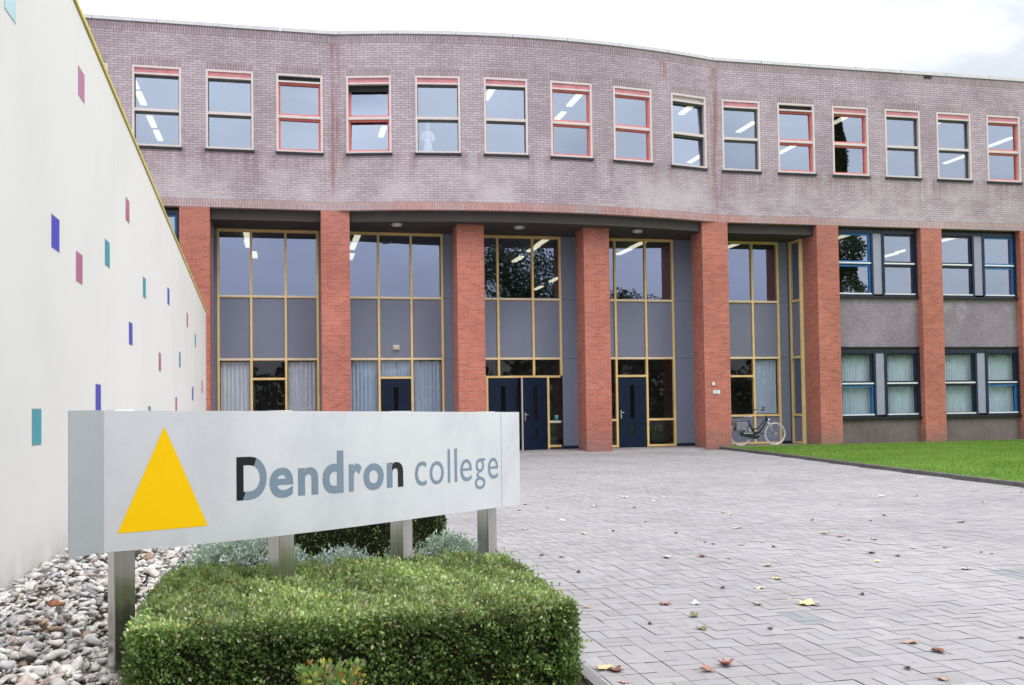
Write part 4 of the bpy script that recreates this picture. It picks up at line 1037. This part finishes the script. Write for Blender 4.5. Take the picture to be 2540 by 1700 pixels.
# silvery mounds
SM_ = leafmat('silver_leaf', .6, .25, .2)
def mound(lab, x, y, rx, ry, h, c0, n, grp='silvery grey mounds between hedge and sign'):
    root = empty('lavender_bush', (x, y, 0), lab, 'shrub', group=grp)
    u = RNG.uniform(0, 2*np.pi, n); v = np.arccos(RNG.uniform(0.02, 1, n)); r = RNG.uniform(.74, 1.0, n)+.07*np.sin(u*7+v*9)+.06*np.sin(u*17-v*13)
    d = np.stack([np.cos(u)*np.sin(v), np.sin(u)*np.sin(v), np.cos(v)], 1); P = d*r[:, None]*np.array([rx, ry, h])+np.array([x, y, 0])
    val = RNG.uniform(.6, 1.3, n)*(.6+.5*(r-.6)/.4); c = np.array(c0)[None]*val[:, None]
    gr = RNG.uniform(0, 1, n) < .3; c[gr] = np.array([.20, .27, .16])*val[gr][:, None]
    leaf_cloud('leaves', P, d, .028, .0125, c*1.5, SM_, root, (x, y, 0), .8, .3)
    q = MB(); q.lathe([(.8, 0), (.78, .25), (.62, .5), (.35, .68), (.05, .74)], (0, 0, 0), 14); q.v = [(x+a*rx, y+b*ry, cz*h) for a, b, cz in q.v]; q.build('inner_twigs', paint('silver_twig', (.05, .05, .04), .9, 0, .3, 20.), root)
mound('large grey green lavender mound between the gravel and the second sign post', -.28, 7.1, .46, .56, .47, (.34, .40, .37), 19000)
mound('low pale silver mound in front of the dark hedge', .36, 6.62, .32, .36, .375, (.40, .45, .45), 11000)
mound('small silver mound close behind the second sign post', .02, 6.45, .19, .24, .43, (.38, .44, .47), 3500)
mound('round grey green mound between the two right sign posts', 1.12, 7.05, .30, .34, .39, (.36, .43, .38), 10000)
mound('small silver tuft beside the third sign post', .72, 6.5, .19, .22, .385, (.34, .40, .39), 3000)

# little plant in front of the hedge
root = empty('small_shrub', (.17, 4.13, 0), 'small shrub with green, yellow and orange leaves at the foot of the hedge', 'shrub')
n = 900; u = RNG.uniform(0, 6.283, n); P = np.stack([.17+np.cos(u)*.13*RNG.uniform(0, 1, n)**.5, 4.13+np.sin(u)*.10*RNG.uniform(0, 1, n)**.5, RNG.uniform(.03, .26, n)], 1)
c = np.array([.18, .30, .08])[None]*RNG.uniform(.7, 1.5, n)[:, None]; q = RNG.uniform(0, 1, n); c[q < .16] = (.46, .42, .06); c[(q > .16) & (q < .22)] = (.50, .24, .10); c[q > .9] = (.35, .30, .18)
leaf_cloud('leaves', P, (P-np.array([.17, 4.13, .08]))/.15, .032, .019, c, LM, root, (.17, 4.13, 0), .8, .3)
mb = MB()
for k in range(7): a = k*.9; mb.tube([(.17, 4.13, 0), (.17+.05*math.cos(a), 4.13+.04*math.sin(a), .12), (.17+.1*math.cos(a), 4.13+.08*math.sin(a), .24)], [.004, .003, .002], 5)
mb.build('stems', paint('shrub_stem', (.10, .06, .035), .8), root)

# ------------------------------------------------------------------ fallen leaves
LV = [('white', 8.3, 16.23), ('tan', 5.31, 14.2), ('white', 4.67, 13.41), ('white', 5.19, 13.27), ('white', 4.83, 12.75), ('white', 3.89, 12.34), ('dark', 4.3, 12.01), ('brown', 2.84, 12.19), ('dark', 3.08, 12.87), ('dark', 3.24, 12.32), ('white', 3.06, 10.95), ('white', 2.47, 10.3), ('cream', 2.96, 9.78), ('dark', 3.3, 9.85), ('dark', 3.88, 10.5), ('dark', 3.84, 9.51), ('cream', 5.07, 11.08), ('cream', 5.07, 10.9), ('white', 4.57, 9.66), ('dark', 5.64, 10.03), ('dark', 6.86, 11.48), ('dark', 6.64, 10.18), ('dark', 6.2, 9.78), ('orange', 5.19, 8.97), ('orange', 5.22, 8.75), ('dark', 5.16, 8.5), ('cream', 5.4, 8.47), ('brown', 6.99, 9.34), ('white', 5.41, 7.88), ('dark', 5.67, 7.78), ('dark', 5.78, 7.46), ('dark', 5.8, 7.36), ('white', 5.09, 6.76), ('green', 4.9, 7.71), ('dark', 5.01, 7.5), ('yellow', 4.68, 7.29), ('tan', 4.34, 8.62), ('dark', 4.29, 8.29), ('tan', 4.09, 8.52), ('dark', 3.85, 8.63), ('dark', 3.84, 8.79), ('white', 3.16, 8.03), ('red', 3.46, 7.98), ('cream', 3.62, 7.82), ('red', 2.3, 8.31), ('dark', 2.17, 8.47), ('dark', 2.22, 7.51), ('yellow', 3.54, 6.79), ('dark', 3.0, 6.57), ('yellow', 3.75, 7.36), ('bigyellow', 3.26, 5.9), ('red', 2.4, 6.16), ('pink', 2.97, 5.97), ('white', 2.59, 6.11), ('pink', 1.89, 6.2), ('green', 2.43, 5.76), ('green', 2.34, 5.42), ('dark', 2.71, 5.31), ('dark', 2.1, 5.63), ('tan', 3.28, 4.8), ('brown', 3.29, 4.61), ('dark', 2.93, 4.34), ('tan', 2.98, 4.13), ('redbig', 2.13, 4.66), ('redflat', 2.0, 4.57), ('dark', 3.9, 4.74), ('yellow', 1.52, 4.75), ('brown', 1.57, 4.69), ('pink', 1.54, 4.51), ('white', 10.03, 12.12), ('white', 9.55, 12.48), ('yellow', 9.61, 12.3), ('yellow', 10.42, 12.86), ('white', 10.41, 14.94), ('tan', 8.4, 12.11), ('white', 7.98, 12.27), ('white', 8.65, 11.08), ('dark', 3.78, 6.08), ('cream', 3.25, 6.5), ('lawn', 12.0, 14.0), ('lawn', 12.35, 14.35), ('lawn', 11.6, 13.6)]
LC = {'white': (.78, .72, .68), 'tan': (.46, .34, .28), 'dark': (.060, .042, .040), 'brown': (.24, .11, .07), 'cream': (.66, .56, .42), 'orange': (.55, .33, .20), 'green': (.20, .21, .09), 'yellow': (.74, .60, .32), 'red': (.46, .24, .20), 'bigyellow': (.85, .70, .36), 'pink': (.55, .40, .37), 'redbig': (.42, .17, .13), 'redflat': (.48, .26, .20), 'lawn': (.75, .72, .62)}
LLAB = {'white': 'bleached pale fallen leaf on the grey paving', 'tan': 'tan curled fallen leaf on the grey paving', 'dark': 'small shrivelled dark leaf scrap on the grey paving', 'brown': 'brown curled fallen leaf on the grey paving', 'cream': 'cream coloured fallen leaf on the grey paving', 'orange': 'orange fallen leaf, one of two side by side on the paving',
        'green': 'olive green fallen leaf on the grey paving', 'yellow': 'yellow fallen leaf on the grey paving', 'red': 'reddish fallen leaf lying flat on the grey paving', 'bigyellow': 'large flat pale yellow leaf, biggest leaf on the paving', 'pink': 'faded pinkish brown leaf on the grey paving', 'redbig': 'crumpled red brown leaf standing up in the foreground', 'redflat': 'flat red brown leaf beside the crumpled standing one', 'lawn': 'pale fallen leaf lying on the green lawn'}
def leaf_mesh(key, curl, lobes, seed):
    r = random.Random(seed); n = 22; out = []
    for k in range(n):
        a = 2*math.pi*k/n; rad = .5*(1+.28*math.cos(lobes*a)+r.uniform(-.09, .09))*(1-.25*math.cos(a)); out.append((rad*math.cos(a), rad*.72*math.sin(a)))
    V = [(0, 0, 0)]; 
    for ring in (.5, 1.):
        for x, y in out:
            x, y = x*ring, y*ring; z = curl*(x*x*.9+y*y*2.2)*ring+.07*math.sin(7*x+seed)*math.cos(6*y+seed)+r.uniform(-.05, .05)*ring; V.append((x, y, z))
    F = [(0, 1+k, 1+(k+1) % n) for k in range(n)]
    V += [(V[1+n][0], 0, V[1+n][2]), (.85, .03, .06), (.84, -.03, .06)]; F.append((3*n-1 if False else len(V)-3, len(V)-1, len(V)-2))
    me = bpy.data.meshes.new('fallen_leaf'); Q = [(1+k, 1+n+k, 1+n+(k+1) % n, 1+(k+1) % n) for k in range(n)]
    zmin = min(v[2] for v in V); me.from_pydata([(x, y, z-zmin) for x, y, z in V], [], F+Q)
    t = NT('fallen_leaf_'+key); p = t.obj(); c = LC[key]
    t.base(t.mix(t.ramp(t.noise(45., p, 4, .7), .35, .7), tuple(k*.72 for k in c), c), .75, 0, .25); me.materials.append(t.m)
    for p in me.polygons: p.use_smooth = True
    return me
LME = {k: [leaf_mesh(k, random.uniform(.05, .32) if k not in ('bigyellow', 'redflat', 'redbig') else {'bigyellow': .10, 'redflat': .35, 'redbig': .7}[k], random.choice((3, 4, 5)), i*7+ord(k[0]) % 50) for i in range(3)] for k in LC}
cnts = {}
for key, x, y in LV: cnts[key] = cnts.get(key, 0)+1
for i, (key, x, y) in enumerate(LV):
    o = bpy.data.objects.new('fallen_leaf', LME[key][i % 3]); COL.objects.link(o)
    s = random.uniform(.055, .09)
    if key == 'dark': s = random.uniform(.035, .055)
    if key == 'bigyellow': s = .135
    if key == 'redbig': s = .09
    o.scale = (s, s, s); o.location = (x, y, .003 if key != 'lawn' else .085); o.rotation_euler = (random.uniform(-.12, .12), random.uniform(-.12, .12), random.uniform(0, 6.28))
    tag(o, LLAB[key], 'leaf', None if cnts[key] == 1 else ('fallen leaves on the paving, '+key if key != 'lawn' else 'fallen leaves on the lawn'))

# ------------------------------------------------------------------ bicycle
BK = empty('bicycle', (13.8, 27.55, .035), 'dark step-through city bicycle with grey saddlebag parked behind a brick pillar', 'bicycle')
bx = lambda x, z, y=0.: (x, 27.55+y, z+.035)
fr_m = paint('bike_frame_blue', (.012, .016, .028), .3, .2, .1); tyre_m = paint('tyre_cream', (.60, .58, .57), .7, 0, .08); rubber = paint('black_rubber', (.015, .015, .016), .7); silver = paint('bike_silver', (.66, .67, .70), .3, .7, .05)
RX, FX, WR = 13.235, 14.355, .345
def circ(cx, cz, r, n=40, a0=0., a1=2*math.pi, y=0.): return [bx(cx+r*math.cos(a0+(a1-a0)*k/n), cz+r*math.sin(a0+(a1-a0)*k/n), y) for k in range(n if a1-a0 > 6.2 else n+1)]
mb = MB()
P = [bx(14.075, .88), bx(14.115, .74)]; mb.tube(P, .027, 8)                                       # head tube
mb.tube([bx(14.10, .77), bx(13.98, .56), bx(13.86, .42), bx(13.73, .33)], .025, 8)                # curved down tube
mb.tube([bx(14.085, .84), bx(13.95, .66), bx(13.80, .52), bx(13.62, .47)], .020, 8)               # upper step-through tube
mb.tube([bx(13.70, .31), bx(13.60, .52), bx(13.51, .76)], .023, 8)                                # seat tube
for y in (-.05, .05):
    mb.tube([bx(13.70, .31, y*.6), bx(RX, WR, y)], .011, 6); mb.tube([bx(13.56, .62, y*.4), bx(RX, WR, y)], .009, 6)
mb.build('frame', fr_m, BK)
mb = MB()
for y in (-.045, .045): mb.tube([bx(14.12, .72, y*.7), bx(14.19, .58, y), bx(14.27, .45, y), bx(FX, WR, y)], [.014, .013, .011, .009], 6)
mb.build('fork', silver, BK)
for cx in (RX, FX):
    w_ = MB(); w_.tube(circ(cx, WR, WR-.017), .017, 8, closed=True); wo = w_.build('wheel', tyre_m, BK)
    r_ = MB(); r_.tube(circ(cx, WR, WR-.043), .011, 6, closed=True); o = r_.build('rim', silver, None); o.parent = wo; o.location = -BK.location
    s_ = MB()
    for k in range(28):
        a = 2*math.pi*k/28; a2 = a+(.25 if k % 2 else -.25); s_.tube([bx(cx+.022*math.cos(a2), WR+.022*math.sin(a2), .02 if k % 4 < 2 else -.02), bx(cx+(WR-.045)*math.cos(a), WR+(WR-.045)*math.sin(a))], .0012, 4)
    o = s_.build('spokes', silver, None); o.parent = wo; o.location = -BK.location
    h_ = MB(); h_.tube([bx(cx, WR, -.045), bx(cx, WR, .045)], .022 if cx == RX else .036, 10); o = h_.build('hub', silver, None); o.parent = wo; o.location = -BK.location
for cx, a0, a1 in ((RX, R_(20), R_(200)), (FX, R_(35), R_(185))):
    q = MB(); n = 24
    for k in range(n):
        b0, b1 = a0+(a1-a0)*k/n, a0+(a1-a0)*(k+1)/n; rr_ = WR+.016
        for y0, y1, d0, d1 in ((-.026, 0, -.008, 0), (0, .026, 0, -.008)):
            q.face([bx(cx+(rr_+d0)*math.cos(b0), WR+(rr_+d0)*math.sin(b0), y0), bx(cx+(rr_+d0)*math.cos(b1), WR+(rr_+d0)*math.sin(b1), y0), bx(cx+(rr_+d1)*math.cos(b1), WR+(rr_+d1)*math.sin(b1), y1), bx(cx+(rr_+d1)*math.cos(b0), WR+(rr_+d1)*math.sin(b0), y1)], smooth=True)
    q.build('mudguard', silver, BK)
mb = MB(); mb.tube([bx(13.51, .75), bx(13.485, .86)], .013, 8); mb.build('seat_post', silver, BK)
mb = MB()
for k in range(1):
    prof = [(13.34, .865, .085), (13.38, .89, .10), (13.45, .885, .095), (13.53, .88, .05), (13.60, .875, .026), (13.625, .865, .014)]
    ring = []
    for x, z, w2 in prof: ring.append([bx(x, z-.04, -w2*.8), bx(x, z-.01, -w2), bx(x, z+.012, -w2*.5), bx(x, z+.012, w2*.5), bx(x, z-.01, w2), bx(x, z-.04, w2*.8)])
    for A, D in zip(ring, ring[1:]):
        for i in range(6): mb.face([A[i], A[(i+1) % 6], D[(i+1) % 6], D[i]], smooth=True)
    mb.face(ring[0]); mb.face(ring[-1][::-1])
mb.build('saddle', paint('grey_saddle', (.42, .40, .44), .5), BK)
mb = MB(); mb.tube([bx(14.075, .88), bx(14.045, 1.03), bx(14.0, 1.08)], .012, 8)
for sg_ in (-1, 1): mb.tube([bx(14.0, 1.08), bx(14.01, 1.09, sg_*.10), bx(13.96, 1.085, sg_*.24), bx(13.86, 1.07, sg_*.29)], .0105, 8)
mb.build('handlebar', silver, BK)
for sg_ in (-1, 1):
    mb = MB(); mb.tube([bx(13.90, 1.076, sg_*.275), bx(13.77, 1.055, sg_*.30)], .019, 8); mb.build('grip', rubber, BK)
mb = MB(); mb.lathe([(.010, -.03), (.028, -.02), (.034, .03), (.03, .035)], bx(0, 0), 12); mb.v = [(14.15+(v[2]-.035), 27.55+v[1]-27.55, .80+v[0]) for v in mb.v]; mb.build('headlight', silver, BK)
mb = MB(); mb.lathe([(.012, 0), (.032, .012), (.03, .04), (.01, .052)], bx(13.99, 1.105), 12); mb.build('bell', rubber, BK)
mb = MB()
q0, q1 = (13.70, .31), (13.26, .345); prof = []
for k in range(13): a = R_(-95+185*k/12); prof.append((q0[0]+.115*math.cos(a), q0[1]+.115*math.sin(a)))
for k in range(9): a = R_(95+170*k/8); prof.append((q1[0]+.055*math.cos(a), q1[1]+.055*math.sin(a)))
A = [bx(x, z, -.075) for x, z in prof]; D = [bx(x, z, -.035) for x, z in prof]
mb.face(A); mb.face(D[::-1])
for i in range(len(A)): mb.face([A[i], A[(i+1) % len(A)], D[(i+1) % len(A)], D[i]])
mb.build('chain_case', paint('chain_case_black', (.02, .028, .034), .35), BK)
mb = MB(); mb.box(13.30, 27.55-.078, .395, 13.6, 27.55-.0755, .43); mb.build('chain_case_stripe', silver, BK)
mb = MB(); mb.tube([bx(13.70, .31, -.09), bx(13.70, .31, .09)], .012, 8); mb.tube([bx(13.70, .31, -.09), bx(13.84, .36, -.10)], .010, 6); mb.tube([bx(13.70, .31, .09), bx(13.56, .26, .10)], .010, 6); mb.build('crank', silver, BK)
for x, z, y in ((13.845, .362, -.14), (13.555, .258, .14)):
    mb = MB(); mb.box(x-.045, 27.55+y-.045, z+.035-.011, x+.045, 27.55+y+.045, z+.035+.011); mb.build('pedal', rubber, BK)
mb = MB()
for y in (-.06, .06):
    mb.tube([bx(13.50, .72, y*.3), bx(13.40, .735, y), bx(12.98, .735, y)], .006, 6); mb.tube([bx(RX, WR, y), bx(13.12, .735, y)], .006, 6); mb.tube([bx(RX, WR, y), bx(13.34, .735, y)], .006, 6)
for x in (13.02, 13.14, 13.26, 13.38): mb.tube([bx(x, .735, -.06), bx(x, .735, .06)], .005, 6)
mb.build('luggage_rack', rubber, BK)
mb = MB()
for y0, y1 in ((-.19, -.075), (.075, .19)): mb.box(13.02, 27.55+y0, .49, 13.36, 27.55+y1, .755)
bg = mb.build('saddlebag', paint('grey_bag_cloth', (.20, .21, .25), .75, 0, .3, 9., .3), BK, bevel=.03)
mb = MB(); mb.tube([bx(13.55, .30, .05), bx(13.52, .02, .16)], .008, 6); mb.build('kickstand', silver, BK)

# ------------------------------------------------------------------ trees and a hedge line behind the camera, seen mirrored in the panes
TM = leafmat('tree_leaf', .55, .3, .2); bark = paint('bark', (.07, .055, .045), .9, 0, .3, 5., .5)
def tree(name, lab, x, y, h, cr, z0, n, conic=False):
    root = empty(name, (x, y, 0), lab, 'tree')
    mb = MB(); mb.tube([(x, y, -.1), (x+.1, y, h*.3), (x-.05, y+.1, h*.6), (x, y, h*.9)], [h*.022, h*.017, h*.011, h*.003], 10)
    tips = []
    for k in range(16 if not conic else 8):
        a = k*2.4; zz = z0+(h*.8-z0)*((k+.5)/16); rr_ = cr*random.uniform(.5, .9); p = (x+rr_*math.cos(a), y+rr_*math.sin(a), zz+rr_*.45); tips.append(p)
        mb.tube([(x, y, zz*.85), ((x+p[0])/2, (y+p[1])/2, zz+.1), p], [h*.008, h*.005, h*.002], 6)
    mb.build('trunk', bark, root)
    if conic:
        t = RNG.uniform(0, 1, n)**.75; a = RNG.uniform(0, 6.283, n); r = cr*(1-t)*(RNG.uniform(.55, 1, n))*(1+.25*np.sin(t*40)); P = np.stack([x+r*np.cos(a), y+r*np.sin(a), z0+(h-z0)*t], 1); d = np.stack([np.cos(a), np.sin(a), np.full(n, .2)], 1)
    else:
        cl = np.array(tips+[(x+random.gauss(0, cr*.4), y+random.gauss(0, cr*.4), random.uniform(z0+1, h)) for _ in range(26)]); i = RNG.integers(0, len(cl), n); d = RNG.normal(size=(n, 3)); d /= np.linalg.norm(d, axis=1)[:, None]
        P = cl[i]+d*(RNG.uniform(.1, 1, n)**.5)[:, None]*cr*.30
    c = np.array([.045, .07, .02])[None]*RNG.uniform(.5, 1.5, n)[:, None]
    leaf_cloud('crown', P, d, .24, .14, c, TM, root, (x, y, 0), .8)
tree('leafy_tree', 'spreading leafy tree mirrored in the panes over the double doors', 16.5, -14., 13.5, 4.6, 4.0, 17000)
tree('leafy_tree', 'lower leafy tree mirrored beside the single navy door', 25., -16., 9.5, 3.4, 3.0, 11000)
tree('conifer_tree', 'tall narrow conifer mirrored in a red upper window and a navy window', 40.9, -14., 24.5, 3.4, .8, 34000, True)
tree('leafy_tree', 'dark leafy tree mirrored low in the first yellow framed bay', -7.5, -13., 8.0, 3.0, 2.0, 5000)
n = 26000; P = np.stack([RNG.uniform(-40, 90, n), -26+RNG.uniform(-1.6, 1.6, n), np.zeros(n)], 1); P[:, 2] = RNG.uniform(0, 1, n)*(5.2+1.2*np.sin(P[:, 0]*.6)+.8*np.sin(P[:, 0]*1.7))
tag(leaf_cloud('tree_line', P, np.repeat(np.array([[0, .7, .4]]), n, 0), .55, .42, np.array([.04, .06, .02])[None]*RNG.uniform(.5, 1.5, n)[:, None], TM, None, (0, 0, 0), .8), 'dark line of dense shrubbery mirrored in the ground floor panes', 'shrubbery', kind='stuff')
